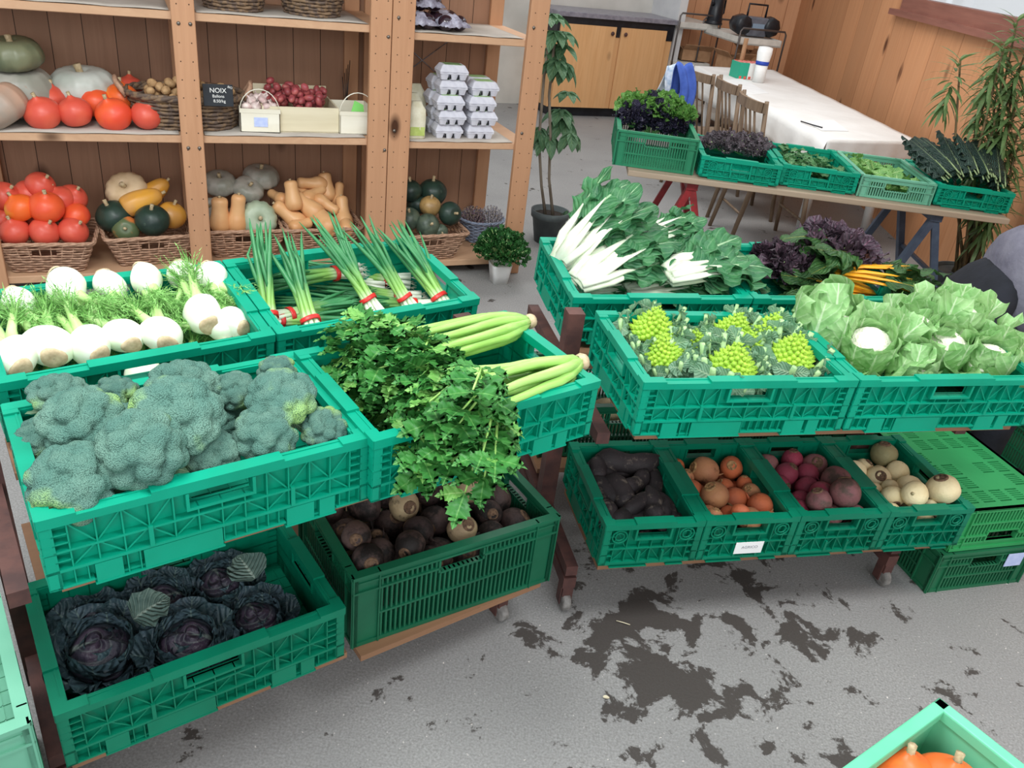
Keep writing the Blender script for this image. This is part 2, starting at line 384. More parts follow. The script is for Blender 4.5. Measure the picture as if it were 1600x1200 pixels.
def wall_slots(mb, L, H, pl, bands=2, th=.014, hole=True, corner=.12):
    bx = lambda a0, b0, c0, a1, b1, c1: mb.box(a0, b0, c0, a1, b1, c1, pl)
    cw = L * corner; rim = .03; hc = L / 2; hw = .062 if L > .35 else .05
    bx(0, .004, 0, cw, th, H - rim); bx(L - cw, .004, 0, L, th, H - rim)
    bx(0, 0, H - rim, L, th + .004, H - rim + .006); bx(0, -.004, H - .01, L, th + .006, H); bx(0, .003, H - rim, L, th, H - .002); bx(0, 0, 0, L, th, .012)
    for a in (0, cw - .004, L - cw, L - .004): bx(a, -.003, 0, a + .004, th, H)
    hi = H - rim - .022; lo = .012; st = (hi - lo) / bands; gap = .0135; g0 = hi - .016; hw2 = hw if hole else -1
    for (a0, a1) in (((0, hc - hw), (hc + hw, L)) if hole else ((0, L),)): bx(a0, -.002, hi - .006, a1, th, hi)
    def bars(z0, z1, grip):
        a = cw + .004
        while a < L - cw - .003:
            t = min(z1, g0) if (grip and hole and abs(a + .002 - hc) < hw) else z1
            if t > z0 + .002: bx(a, .002, z0, a + .0056, th, t)
            a += gap
    for k in range(bands):
        z0 = lo + st * k; top = k == bands - 1; z1 = z0 + st - .006
        if not top: bx(cw, 0, z1, L - cw, th, z1 + .006)
        bars(z0, z1, top)
    bars(hi, H - rim, True)
    if hole:
        bx(hc - hw - .006, -.002, g0, hc - hw, th + .002, H - rim); bx(hc + hw, -.002, g0, hc + hw + .006, th + .002, H - rim); bx(hc - hw, -.001, g0 - .005, hc + hw, th + .002, g0)
def crate(M, W, D, H, m, style='lattice', bands=2, th=None, sign=None, floor_m=None):
    root = empty('crate', M)
    th = th or .016
    pls = [('long' if W >= D else 'short', W, lambda a, b_, z: (a, b_, z)), ('long' if W >= D else 'short', W, lambda a, b_, z: (W - a, D - b_, z)),
           ('e', D, lambda a, b_, z: (b_, D - a, z * .997 + .0002)), ('e', D, lambda a, b_, z: (W - b_, a, z * .997 + .0002))]
    for i, (k, L, pl) in enumerate(pls):
        mb = MB()
        nm = 'side_panel' if i < 2 else 'end_panel'
        if style == 'lattice': wall_lattice(mb, L, H, pl, short=(L < .5 and W < .5 and i < 2))
        else: wall_slots(mb, L, H, pl, bands)
        mb.build(nm, m, root, smooth=False)
    mb = MB(); mb.box(.006, .006, .006, W - .006, D - .006, .011)
    for i in range(1, int(W / .04)): mb.box(i * .04 - .001, .01, .011, i * .04 + .001, D - .01, .0135)
    for i in range(1, int(D / .04)): mb.box(.01, i * .04 - .001, .011, W - .01, i * .04 + .001, .0135)
    mb.build('base_panel', m, root, smooth=False)
    return root
class CR:
    """places a crate by its front-left rim corner"""
    def __init__(s, x, y, zr, yaw, tilt, W, D, H, m, style='lattice', label='', group=None, bands=2):
        s.W, s.D, s.H = W, D, H
        Rm = Matrix.Rotation(math.radians(yaw), 4, 'Z') @ Matrix.Rotation(math.radians(tilt), 4, 'X')
        s.M = Matrix.Translation(Vector((x, y, zr))) @ Rm @ Matrix.Translation(Vector((0, 0, -H)))
        s.o = crate(s.M, W, D, H, m, style, bands); tag(s.o, label, 'crate', group)
        s.R = Rm; s.n = (Rm @ Vector((0, 0, 1, 0))).to_3d(); s.I = s.M.inverted()
    def L(s, px, py, z):
        """photo point on the crate's local plane z -> crate coordinates"""
        return s.I @ rays_plane(px, py, s.M @ Vector((0, 0, z)), s.n)
    def Wd(s, p): return s.M @ Vector(p)
    def dirw(s, d): return (s.R @ Vector((*d, 0))).to_3d()

# ---------------------------------------------------------------- piles and labels
ORD = ['first', 'second', 'third', 'fourth', 'fifth', 'sixth', 'seventh', 'eighth', 'ninth', 'tenth', 'eleventh', 'twelfth']
def col_word(i, n):
    if n == 1: return ''
    if i == 0: return 'leftmost'
    if i == n - 1: return 'rightmost'
    if i <= (n - 1) / 2: return ORD[i] + ' from left'
    return ORD[n - 1 - i] + ' from right'
def row_words(n):
    return {1: [''], 2: ['back', 'front'], 3: ['back', 'middle', 'front'], 4: ['back', 'second', 'third', 'front'], 5: ['back', 'second', 'middle', 'fourth', 'front'], 6: ['back', 'second', 'third', 'fourth', 'fifth', 'front']}[n]
def label_rows(items, desc, where, cat, group, rows=None):
    """items: (object, world position[, own description]); labels by row and place in the row as seen in the photograph"""
    n = len(items); rows = rows or (1 if n <= 4 else 2 if n <= 9 else 3 if n <= 18 else 4 if n <= 28 else 5 if n <= 45 else 6)
    srt = sorted(items, key=lambda t: PX(t[1])[1]); per = n / rows; rw = row_words(rows)
    for r in range(rows):
        seg = sorted(srt[int(round(r * per)):int(round((r + 1) * per))], key=lambda t: PX(t[1])[0])
        for i, it in enumerate(seg):
            dd = it[2] if len(it) > 2 and it[2] else desc
            cw = col_word(i, len(seg)); rr = (rw[r] + ' row') if rw[r] else ''
            lab = ' '.join(x for x in ((cw + ' ' + dd if cw and len(cw.split()) == 1 else dd), (cw if len(cw.split()) > 1 else ''), ('in ' + rr if rr and not (len(cw.split()) > 1) else ('in ' + rr) if rr else ''), where) if x)
            tag(it[0], lab, cat, group)
def relax(items, bounds, it=60, floor=.016, k=.25, gravity=.0005, press=.99):
    """items: [Vector, r, fixedness]; spheres are pushed apart inside the box bounds (W, D) and settle"""
    W, D = bounds
    P = [Vector(i[0]) for i in items]; T = [Vector(i[0]) for i in items]; r = [i[1] for i in items]; fx = [i[2] for i in items]
    for _ in range(it):
        for a in range(len(P)):
            for b_ in range(a + 1, len(P)):
                d = P[b_] - P[a]; m = (r[a] + r[b_]) * press
                if abs(d.x) > m or abs(d.y) > m: continue
                L = d.length
                if 1e-6 < L < m:
                    o = d * ((m - L) / L * .5); wa = (1 - fx[a]) / max(.05, 2 - fx[a] - fx[b_]) * 2; wb = 2 - wa
                    P[a] -= o * wa; P[b_] += o * wb
        for a in range(len(P)):
            P[a].x += (T[a].x - P[a].x) * k * fx[a]; P[a].y += (T[a].y - P[a].y) * k * fx[a]
            P[a].z -= gravity
            P[a].x = min(max(P[a].x, r[a] + .024), W - r[a] - .024); P[a].y = min(max(P[a].y, r[a] + .026), D - r[a] - .024); P[a].z = max(P[a].z, r[a] * .95 + floor)
    return P
class Kind:
    """one object of each variant is built with its parts, the others are copies"""
    def __init__(s, *builders): s.b = builders; s.protos = [None] * len(builders); s.i = 0
    def put(s, M, v=None, label=None, cat=None, group=None):
        if v is None: v = s.i % len(s.b); s.i += 1
        if s.protos[v] is None: o = s.b[v](); s.protos[v] = o
        else: o = copy_tree(s.protos[v])
        o.matrix_world = M
        if label: tag(o, label, cat, group)
        return o
def nz(v, s): return noise.noise(Vector(v) * s)
def blob(name, m, rx, ry, rz, amp=.08, freq=3, seed=0, seg=(20, 14), rf=None):
    def f():
        mb = MB(); n, k = seg; prof = [(math.sin(PI * i / k), -math.cos(PI * i / k)) for i in range(k + 1)]
        prof[0] = (.01, -1); prof[-1] = (.01, 1)
        def g(th, t, r, z):
            v = Vector((r * math.cos(th), r * math.sin(th), z)); d = 1 + amp * nz(v + Vector((seed, 0, 0)), freq)
            if rf: r, z = rf(th, t, r, z)
            return (r * d, z * d)
        mb.lathe(prof, n, g); mb.v = [(x * rx, y * ry, z * rz) for x, y, z in mb.v]
        return mb.build(name, m)
    return f

# -- root vegetables
def soilmat(name, c1, c2, soil=(42, 32, 28), amt=.52, rough=.65, s=9):
    t = NT(name); co = t.coord(); info = t.rnd()
    off = t.n('ShaderNodeVectorMath', operation='ADD'); t.l(co, off.inputs[0]); cc = t.n('ShaderNodeCombineXYZ'); t.l(t.math('MULTIPLY', info, 9.0), cc.inputs[0]); t.l(cc.outputs[0], off.inputs[1]); co = off.outputs[0]
    col = t.mix(t.ramp(t.noise(co, 12 * s / 9, 3), .3, .7), srgb(*c1), srgb(*c2))
    col = t.mix(t.ramp(t.noise(co, 14 * s / 9, 6, .7), amt, amt + .12), col, srgb(*soil))
    f = t.math('ADD', t.math('MULTIPLY', info, .35), .8); c2_ = t.n('ShaderNodeCombineColor'); [t.l(f, c2_.inputs[k]) for k in range(3)]
    col = t.mix(1.0, col, c2_.outputs[0], 'MULTIPLY'); t.bump(t.noise(co, 90, 5, .7), .5, .004)
    return t.fin(col, rough, .35)
M_beet = soilmat('beet_skin', (92, 72, 66), (64, 50, 50), (30, 24, 22), .44)
M_beetcut = soilmat('beet_pale', (176, 156, 120), (130, 108, 84), (42, 34, 30), .55)
M_radish = soilmat('black_radish_skin', (54, 46, 48), (32, 28, 30), (120, 108, 98), .56, s=14)
M_golden = soilmat('orange_beet_skin', (214, 112, 66), (186, 104, 74), (110, 66, 48), .62)
M_golddull = soilmat('brown_beet_skin', (176, 112, 82), (196, 140, 96), (96, 62, 46), .56)
M_redb = soilmat('red_turnip_skin', (150, 56, 76), (122, 48, 64), (84, 66, 58), .56)
M_redd = soilmat('dull_turnip_skin', (140, 92, 90), (120, 76, 78), (84, 66, 58), .5)
M_turn = soilmat('white_turnip_skin', (236, 220, 178), (214, 196, 150), (104, 84, 62), .62)
M_turng = soilmat('olive_turnip_skin', (150, 144, 104), (124, 116, 84), (76, 64, 48), .55)
M_rootlet = mat('rootlet', (120, 96, 78), (90, 70, 56), .8, 40)
def rootveg(name, m, rx, rz, top=True, tail=.04, seed=0, crown=(120, 92, 70)):
    def f():
        r = empty(name); mb = MB(); k = 14; prof = []
        for i in range(k + 1):
            t = i / k; a = PI * t; rr = math.sin(a) ** .9 * rx; z = -math.cos(a) * rz
            prof.append((max(rr, .003), z))
        n = 20
        def g(th, t, rr, z):
            v = Vector((rr * math.cos(th), rr * math.sin(th), z)); d = 1 + .10 * nz(v + Vector((seed, seed, 0)), 22)
            return rr * d, z * (1 + .05 * nz(v, 30))
        mb.lathe(prof, n, g); mb.build('root_body', m, r)
        if tail:
            mb = MB(); mb.tube([(0, 0, -rz * .97), (.003, 0, -rz - tail * .4), (.010, .004, -rz - tail)], [rx * .16, rx * .07, .0008], 6); mb.build('tail_root', m, r)
        if top:
            mb = MB(); mb.lathe([(rx * .45, rz * .86), (rx * .42, rz * .99), (rx * .33, rz * 1.05), (rx * .3, rz * .98), (rx * .12, rz * 1.0), (.001, rz * 1.06)], 14, cap=False); mb.build('leaf_scar', mat('leaf_scar_' + name, crown, tuple(int(c * .6) for c in crown), .8, 90), r)
        return r
    return f
K_beet = Kind(rootveg('beetroot', M_beet, .045, .043, seed=1), rootveg('beetroot', M_beet, .040, .046, seed=2), rootveg('beetroot', M_beet, .047, .040, top=True, tail=.02, seed=3), rootveg('beetroot', M_beetcut, .043, .043, seed=5))
K_gold = Kind(rootveg('orange_beetroot', M_golden, .043, .042, tail=.018, seed=4), rootveg('orange_beetroot', M_golddull, .043, .040, tail=.018, seed=6, crown=(196, 150, 100)))
K_red = Kind(rootveg('red_turnip', M_redb, .043, .044, tail=.018, seed=7), rootveg('red_turnip', M_redd, .045, .043, tail=.018, seed=8))
K_turn = Kind(rootveg('white_turnip', M_turn, .046, .040, tail=.012, seed=9), rootveg('white_turnip', M_turng, .046, .042, tail=.012, seed=12))
def rad(L, r, bend, seed):
    def f():
        mb = MB(); pts = []; rr = []
        for i in range(13):
            t = i / 12; a = bend * (t - .5); pts.append((bend * .25 * L * (t - .5) ** 2 * 4, .004 * math.sin(t * 7 + seed), (t - .5) * L))
            rr.append(max(.004, r * (min(1, t * 7) ** .5) * (1 if t < .6 else (1 - ((t - .6) / .4) ** 2.2 * .8)) * (1 + .07 * math.sin(t * 9 + seed))))
        mb.tube(pts, rr, 14); return mb.build('black_radish', M_radish)
    return f
K_rad = Kind(rad(.17, .030, .5, 0), rad(.14, .034, .9, 2), rad(.20, .027, .3, 4))

# -- broccoli
def brocmat():
    t = NT('broccoli_florets'); co = t.coord()
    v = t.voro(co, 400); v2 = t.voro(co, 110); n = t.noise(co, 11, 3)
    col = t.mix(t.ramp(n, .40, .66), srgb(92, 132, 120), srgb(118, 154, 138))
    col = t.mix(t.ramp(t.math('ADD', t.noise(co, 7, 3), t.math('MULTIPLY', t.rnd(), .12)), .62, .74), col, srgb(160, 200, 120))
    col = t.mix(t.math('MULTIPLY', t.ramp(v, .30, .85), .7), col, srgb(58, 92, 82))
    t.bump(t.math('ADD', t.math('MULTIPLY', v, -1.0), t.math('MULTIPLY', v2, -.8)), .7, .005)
    return t.fin(col, .75, .15)
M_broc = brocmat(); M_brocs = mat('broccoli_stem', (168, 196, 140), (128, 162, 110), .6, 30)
def sphere_dirs(n, zmin=-.2, seed=0):
    out = []; g = PI * (3 - 5 ** .5)
    for i in range(n):
        z = 1 - (1 - zmin) * (i + .5) / n; r = math.sqrt(max(0, 1 - z * z)); th = g * i + seed; out.append(Vector((r * math.cos(th), r * math.sin(th), z)))
    return out
def broc(seed, nl=26, flat=.62):
    def f():
        rr = random.Random(seed); root = empty('broccoli'); mb = MB()
        cs = [(d + Vector((rr.uniform(-.14, .14), rr.uniform(-.14, .14), rr.uniform(-.1, .1)))).normalized() for d in sphere_dirs(nl, -.1, seed)]
        amp = [rr.uniform(.86, 1.08) for _ in cs]
        k = 34; n = 64; prof = []
        for i in range(k + 1):
            a = PI * .66 * (1 - i / k); prof.append((max(.002, math.sin(a)), math.cos(a)))
        def g(th, t, r, z):
            d = Vector((r * math.cos(th), r * math.sin(th), z)); best = 0
            for c, a in zip(cs, amp):
                ang = math.acos(max(-1, min(1, d.dot(c)))); q = ang / .36
                if q < 1: best = max(best, a * math.sqrt(1 - q * q))
            s = .74 + .28 * best + .03 * nz(d, 9)
            return r * s, z * s
        mb.lathe(prof, n, g, cap=False); mb.v = [(x * .08, y * .08, z * .08 * flat + .01) for x, y, z in mb.v]
        mb.build('crown', M_broc, root)
        mb = MB(); mb.tube([(0, 0, -.075), (0, 0, -.03), (0, 0, .01)], [.017, .018, .03], 12)
        for i in range(9):
            a = i * .7 + seed; mb.tube([(0, 0, -.035), (.03 * math.cos(a), .03 * math.sin(a), -.012), (.06 * math.cos(a), .06 * math.sin(a), .004)], [.010, .009, .010], 8)
        mb.build('stem', M_brocs, root)
        mb = MB(); [mb.leaf((.016 * math.cos(a), .016 * math.sin(a), -.05), (math.cos(a), math.sin(a), .5), (0, 0, 1), .07, .03, ruf=.15) for a in (seed, seed + 2.3)]
        mb.build('leaf', leafmat('broc_leaf', (110, 146, 112), (90, 130, 100), (190, 210, 170)), root)
        return root
    return f
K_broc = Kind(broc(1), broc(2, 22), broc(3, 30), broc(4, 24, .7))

# -- fennel
M_fenb = mat('fennel_bulb', (246, 250, 236), (228, 240, 210), .35, 14, sub=.15)
M_fens = mat('fennel_stalk', (204, 228, 166), (168, 206, 124), .45, 40, stretch=(1, 1, .1))
M_fend = mat('fennel_root_cut', (206, 186, 152), (180, 158, 124), .7, 90)
M_frond = mat('fennel_fronds', (150, 200, 116), (112, 172, 84), .6, 30)
def fennel(seed):
    def f():
        rr = random.Random(seed); root = empty('fennel_bulb_plant'); mb = MB(); prof = []
        for i in range(19):
            t = i / 18; r = .047 * (math.sin(PI * min(1, t * .86 + .12)) ** .72) * (1 - .30 * max(0, t - .55) / .45); prof.append((r, -.045 + t * .105))
        prof = [(.020, -.047)] + prof
        def g(th, t, r, z): return r * (1 + .035 * math.sin(th * 2 + seed + t * 2.0) + .02 * abs(math.sin(th * 4 + seed))), z
        mb.lathe(prof, 32, g); mb.v = [(x * 1.05, y * .86, z) for x, y, z in mb.v]; mb.build('bulb', M_fenb, root)
        mb = MB(); mb.lathe([(.026, -.044), (.0245, -.050), (.012, -.0515), (.001, -.051)], 20, lambda th, t, r, z: (r * (1 + .06 * math.sin(3 * th)), z), cap=False); mb.v = [(x, y * .8, z) for x, y, z in mb.v]; mb.build('root_disc', M_fend, root)
        for j, (dx, dy, L) in enumerate(((-.5, .05, .07), (.45, -.05, .065), (-.08, .1, .085), (.12, -.12, .075), (0, .25, .05))):
            mb = MB(); b0 = Vector((dx * .035, dy * .06, .045)); d = Vector((dx, dy, 1)).normalized()
            pts = [b0, b0 + d * L * .4 + Vector((0, 0, 0)), b0 + d * L + Vector((dx * .02, 0, 0))]
            mb.tube([b0 - d * .02] + pts, [.017, .0135, .010, .0075], 10); st = mb.build('stalk', M_fens, root)
            # feathery fronds
            mb = MB(); tip = pts[-1]
            for q in range(44):
                fd = (d + Vector((rr.uniform(-1, 1), rr.uniform(-1, 1), rr.uniform(-.5, .4))) * .9).normalized(); s0 = tip - d * rr.uniform(0, .04); l = rr.uniform(.03, .075)
                mid = s0 + fd * l * .5; end = s0 + fd * l + Vector((0, 0, -.006)); mb.tube([s0, mid, end], [.0010, .0007, .0004], 3, cap=False)
                for w_ in range(7):
                    p = s0 + fd * l * (w_ + 1) / 7; e = (fd * .6 + Vector((rr.uniform(-1, 1), rr.uniform(-1, 1), rr.uniform(-1, 1)))).normalized() * rr.uniform(.009, .02)
                    sd = e.cross(fd).normalized() * .0013; mb.add([p - sd, p + sd, p + e], [(0, 1, 2)])
            if st.parent: mb.build('fronds', M_frond, st)
        return root
    return f
K_fen = Kind(fennel(1), fennel(2), fennel(3))

# -- spring onions
def onionmat():
    t = NT('spring_onion_stalk'); Y = t.sep(t.coord(uv=True))[1]
    col = t.mix(t.ramp(Y, .10, .30), srgb(240, 244, 226), srgb(140, 186, 92)); col = t.mix(t.ramp(Y, .3, .55), col, t.mix(t.ramp(t.noise(t.coord(), 20), .3, .7), srgb(44, 112, 66), srgb(66, 136, 84)))
    return t.fin(col, .42, .4)
M_onion = onionmat(); M_band = mat('red_rubber_band', (214, 50, 44), (196, 40, 38), .4, 60); M_hair = mat('root_hair', (232, 228, 208), None, .8)
def onionb(seed, spread=.07, n=8, L=.36):
    """bunch along +Y: roots at y=0, band at y=.07"""
    def f():
        rr = random.Random(seed); root = empty('spring_onion_bunch')
        for i in range(n):
            a = i * 2 * PI / n; r0 = .012 if i < n - 1 else 0; x0, z0 = r0 * math.cos(a) * 1.3, r0 * math.sin(a) * .8
            ex, ez = rr.uniform(-1, 1) * spread * .8, rr.uniform(-.2, 1) * spread * .4
            pts = []; rd = []
            for k in range(11):
                t = k / 10; y = -.0 + L * t * rr.uniform(.99, 1.01); u = max(0, (t - .22) / .78); v = max(0, (.22 - t) / .22)
                pts.append((x0 * (1 + v * .9) + ex * u ** 1.3, y, z0 * (1 + v * .9) + ez * u ** 1.2 - .012 * u * u)); rd.append(.0062 + .0025 * math.exp(-((t - .03) / .05) ** 2) + .0022 * min(1, t * 2) if t < .5 else .0084 * (1 - (t - .5) / .5) ** .6 + .0006)
            mb = MB(); mb.tube(pts, rd, 7); st = mb.build('onion_stalk', M_onion, root)
            mb = MB()
            for q in range(9): mb.tube([pts[0], Vector(pts[0]) + Vector((rr.uniform(-1, 1) * .010, -rr.uniform(.008, .022), rr.uniform(-1, 1) * .008))], [.0006, .0003], 3, cap=False)
            mb.build('roots', M_hair, st)
            if i % 2 == 0:
                mb = MB(); q0 = Vector(pts[4]); e = Vector(pts[7]) + Vector((rr.uniform(-.03, .03), 0, .012)); mb.tube([q0, (q0 + e) / 2 + Vector((0, 0, .004)), e, e + Vector((rr.uniform(-.03, .03), .05, -.003))], [.004, .0055, .004, .0006], 6); mb.uv = [(u, .6) for u, v in mb.uv]; mb.build('onion_stalk', M_onion, root)
        mb = MB(); mb.grid(lambda u, v: (.0275 * math.cos(u * 2 * PI), .072 + .013 * v + .002 * math.sin(u * 12), .0215 * math.sin(u * 2 * PI)), 20, 3); solid(mb.build('rubber_band', M_band, root), .0015)
        return root
    return f
K_onion = Kind(onionb(1), onionb(2, .05), onionb(3, .09, 7), onionb(4, .04, 9))

# -- celery
M_cels = mat('celery_stalk', (172, 214, 122), (148, 198, 96), .4, 60, stretch=(1, .08, 1), sub=.1)
M_cell = leafmat('celery_leaf', (50, 118, 54), (74, 146, 66), (110, 170, 90), rw=.012, veins=4, vs_=.12, rv=0)
M_cell2 = leafmat('celery_leaf_pale', (122, 182, 88), (104, 168, 78), (160, 206, 120), rw=.02, veins=4, vs_=.3, rv=0)
def jag_leaf(mb, base, d, up, L, fold=.25):
    d = Vector(d).normalized(); up = Vector(up); sd = d.cross(up)
    if sd.length < .05: sd = d.cross(Vector((1, 0, .2)))
    sd.normalize(); nn = sd.cross(d)
    half = [(.0, .03), (.10, .10), (.20, .22), (.17, .28), (.29, .36), (.25, .42), (.38, .50), (.31, .54), (.40, .66), (.31, .68), (.33, .80), (.22, .79), (.20, .92), (.11, .89), (.09, 1.0)]
    vs_ = []; uv = []; fs = []; m = len(half)
    for (w_, l) in half:
        l = min(l, 1.0); k = 1 - .35 * l * l
        c = Vector(base) + d * (l * L) - nn * (.25 * L * l * l)
        for sg in (-1, 0, 1): vs_.append(c + sd * (sg * w_ * L) + nn * (abs(sg) * w_ * L * fold + (.05 * L * math.sin(l * 19 + sg) if sg else 0))); uv.append((.5 + sg * w_ * .9, l))
    vs_.append(Vector(base) + d * L * 1.12 - nn * .3 * L); uv.append((.5, 1))
    for i in range(m - 1):
        a = i * 3; fs += [(a, a + 1, a + 4, a + 3), (a + 1, a + 2, a + 5, a + 4)]
    a = (m - 1) * 3; fs += [(a, a + 1, a + 3), (a + 1, a + 2, a + 3)]
    mb.add(vs_, fs, uv)
def celery(seed, n=11, L=.37, droop=.10):
    """base at origin, stalks along +Y"""
    def f():
        rr = random.Random(seed); root = empty('celery_head'); ends = []
        for i in range(n):
            a = 2 * PI * i / n + seed; ring = 1 if i < 8 else .5; cx, cz = math.cos(a), math.sin(a)
            w_ = .05 * ring; pts = []
            for k in range(9):
                t = k / 8; bul = math.sin(min(1, t * 2.4) * PI / 2); sp = 1 + .9 * t * t
                pts.append((cx * w_ * bul * sp + rr.uniform(-.003, .003), L * t + .0, cz * w_ * .62 * bul * (1 + .3 * t) + .004 * math.sin(3 * t + i)))
            mb = MB(); rd = [.013 - .006 * k / 8 for k in range(9)]; rd[0] = .008
            # U shaped ribbed stalk: flattened tube with ribs
            mb.tube(pts, rd, 14); c = MB()
            for vi in range(len(mb.v)):
                k = vi // 14; j = vi % 14; p = Vector(mb.v[vi]); o = Vector(pts[min(k, 8)]); mb.v[vi] = tuple(o + (p - o) * (1 + .10 * (1 if j % 2 else -1)))
            mb.build('stalk', M_cels, root); ends.append((Vector(pts[-1]), Vector((cx * .6, 1, cz * .35)).normalized()))
        mb = MB(); mb.lathe([(.001, -.012), (.018, -.010), (.021, 0), (.017, .012)], 12, cap=False); mb.T = None; o = mb.build('root_cut', M_fend, root); o.matrix_local = Matrix.Rotation(-PI / 2, 4, 'X')
        dark = MB(); pale = MB(); st = MB()
        for (p, d) in ends:
            for q in range(7):
                dd = (d * 1.5 + Vector((rr.uniform(-1, 1), rr.uniform(-.2, .5), rr.uniform(-.5, .9)))).normalized(); l = rr.uniform(.04, .19)
                m_ = p + dd * l * .5 + Vector((0, 0, .008)); e = p + dd * l - Vector((0, 0, l * l * 1.6)); st.tube([p, m_, e], [.0045, .003, .0018], 6)
                for (pp, tt) in ((m_, .5), (e, 1), ((m_ + e) / 2, .75)):
                    for sg in ((-1, 1, 0) if tt == 1 else (-1, 1)):
                        sd = dd.cross(Vector((0, 0, 1))).normalized() * sg; ld = (dd * (.5 if sg else 1) + sd + Vector((0, 0, rr.uniform(-.4, .3)))).normalized()
                        jag_leaf(pale if rr.random() < .12 else dark, pp, ld, (rr.uniform(-.5, .5), rr.uniform(-.5, .5), 1), rr.uniform(.044, .064))
        st.build('leaf_stems', M_cels, root); dark.build('foliage', M_cell, root); pale.build('pale_leaves', M_cell2, root)
        return root
    return f
K_cel = Kind(celery(1), celery(2, 12, .30))

# -- leafy heads
M_sav = leafmat('savoy_leaf', (50, 74, 78), (70, 88, 98), (96, 116, 112), rw=.02, veins=7, vs_=.3, bump=1.0, rv=.2, trans=.05)
M_savin = leafmat('savoy_heart', (62, 50, 66), (46, 52, 60), (110, 120, 116), rw=.02, veins=6, vs_=.35, bump=1.0, rv=.2, trans=.05)
def savoy(seed):
    def f():
        rr = random.Random(seed); root = empty('savoy_cabbage'); mb = MB()
        k = 16; prof = [(max(.002, math.sin(PI * .8 * (1 - i / k))) * .062, math.cos(PI * .8 * (1 - i / k)) * .05) for i in range(k + 1)]
        def g(th, t, r, z):
            a = (th * 1.5 + t * 5 + seed) % (2 * PI / 2.5); return r * (1 + .05 * nz((r * 20 * math.cos(th), r * 20 * math.sin(th), z * 20), 2) + .04 * (a > 1.1)), z + .004 * math.sin(th * 3 + seed)
        mb.lathe(prof, 40, g, cap=False); mb.build('cabbage_heart', M_savin, root)
        for ring, (n, tilt, L, W, b0) in enumerate(((5, 1.15, .095, .12, .035), (6, .85, .105, .12, .04), (7, .5, .105, .12, .04))):
            for i in range(n):
                a = 2 * PI * i / n + ring * .5 + seed; d = Vector((math.cos(a) * math.cos(tilt), math.sin(a) * math.cos(tilt), math.sin(tilt)))
                mb = MB(); mb.leaf((b0 * math.cos(a) * .8, b0 * math.sin(a) * .8, -.045 + .004 * ring), d, (-math.cos(a), -math.sin(a), 1.2), L, W, lambda t: (math.sin(PI * min(1, .12 + t * .80))) ** .6, curl=-.75 if ring < 2 else -.2, ruf=.10, nf=5, cup=.22, nu=10, nv=10)
                mb.build('outer_leaf', M_sav, root)
        return root
    return f
K_sav = Kind(savoy(1), savoy(2), savoy(4))
M_rom = mat('romanesco_floret', (178, 214, 72), (152, 196, 62), .5, 30, bump=.4, bscale=160)
M_romleaf = leafmat('romanesco_leaf', (150, 188, 156), (122, 168, 134), (190, 216, 182), rw=.045, veins=6, vs_=.4, rv=.15)
M_romstub = mat('cut_stub', (178, 208, 150), (150, 188, 128), .5, 40)
def spiral_cone(mb, base, axis, R, H, n, sub, off=0):
    axis = Vector(axis).normalized(); q = axis.to_track_quat('Z', 'Y')
    g = PI * (3 - 5 ** .5)
    mb.add([Vector(base) + q @ Vector((R * .86 * math.cos(i * PI / 6), R * .86 * math.sin(i * PI / 6), 0)) for i in range(12)] + [Vector(base) + q @ Vector((0, 0, H * .9))], [(i, (i + 1) % 12, 12) for i in range(12)])
    for i in range(n):
        t = ((i + .5) / n) ** .5; r = R * t; z = H * (1 - t); th = g * i + off
        p = Vector(base) + q @ Vector((r * math.cos(th) * .92, r * math.sin(th) * .92, z)); out = q @ Vector((math.cos(th) * H, math.sin(th) * H, R)).normalized()
        s = R * (.07 + .145 * t)
        if sub: spiral_cone(mb, p - out * s * .2, out, s * .95, s * 1.9, 16, 0, th)
        else:
            u = out.orthogonal().normalized() * s; v = out.cross(u).normalized() * s
            mb.add([p + u - out * s * .3, p + v - out * s * .3, p - u - out * s * .3, p - v - out * s * .3, p + out * s * 1.0], [(0, 1, 4), (1, 2, 4), (2, 3, 4), (3, 0, 4)])
def roman(seed):
    def f():
        rr = random.Random(seed); root = empty('romanesco'); mb = MB(); spiral_cone(mb, (0, 0, .045), (0, 0, 1), .056, .086, 95, 1, seed); mb.build('head', M_rom, root)
        for i in range(14):
            a = 2 * PI * i / 14 + seed; rad_ = .062 + .014 * (i % 2); d = Vector((math.cos(a) * .32, math.sin(a) * .32, 1)).normalized(); h = rr.uniform(.085, .135); b0 = Vector((rad_ * math.cos(a) * .75, rad_ * math.sin(a) * .75, -.03))
            mb = MB(); mb.tube([b0, b0 + d * h * .6, b0 + d * h], [.009, .0085, .0075], 8, flat=.7); st = mb.build('leaf_stub', M_romstub, root)
            mb = MB()
            for s in (-1, 1):
                sd = Vector((-math.sin(a), math.cos(a), 0)) * s
                for q in range(3):
                    mb.leaf(b0 + d * h * (.35 + .22 * q), (sd + d * rr.uniform(-.1, .6) + Vector((math.cos(a), math.sin(a), 0)) * rr.uniform(-.3, .5)), (math.cos(a), math.sin(a), .3), rr.uniform(.032, .055), rr.uniform(.035, .055), lambda t: math.sin(PI * min(1, .25 + t * .72)) ** .7, curl=rr.uniform(-.6, .9), ruf=.22, nf=3, nu=5, nv=5)
            mb.build('trimmed_leaf', M_romleaf, st)
        return root
    return f
K_rom = Kind(roman(1), roman(2), roman(3))
M_curd = mat('cauliflower_curd', (250, 246, 232), (236, 230, 208), .6, 20, bump=1, bscale=120, bdist=.008)
M_caul = leafmat('cauliflower_leaf', (172, 212, 148), (142, 194, 122), (210, 232, 190), rw=.05, veins=5, vs_=.4, rv=.15)
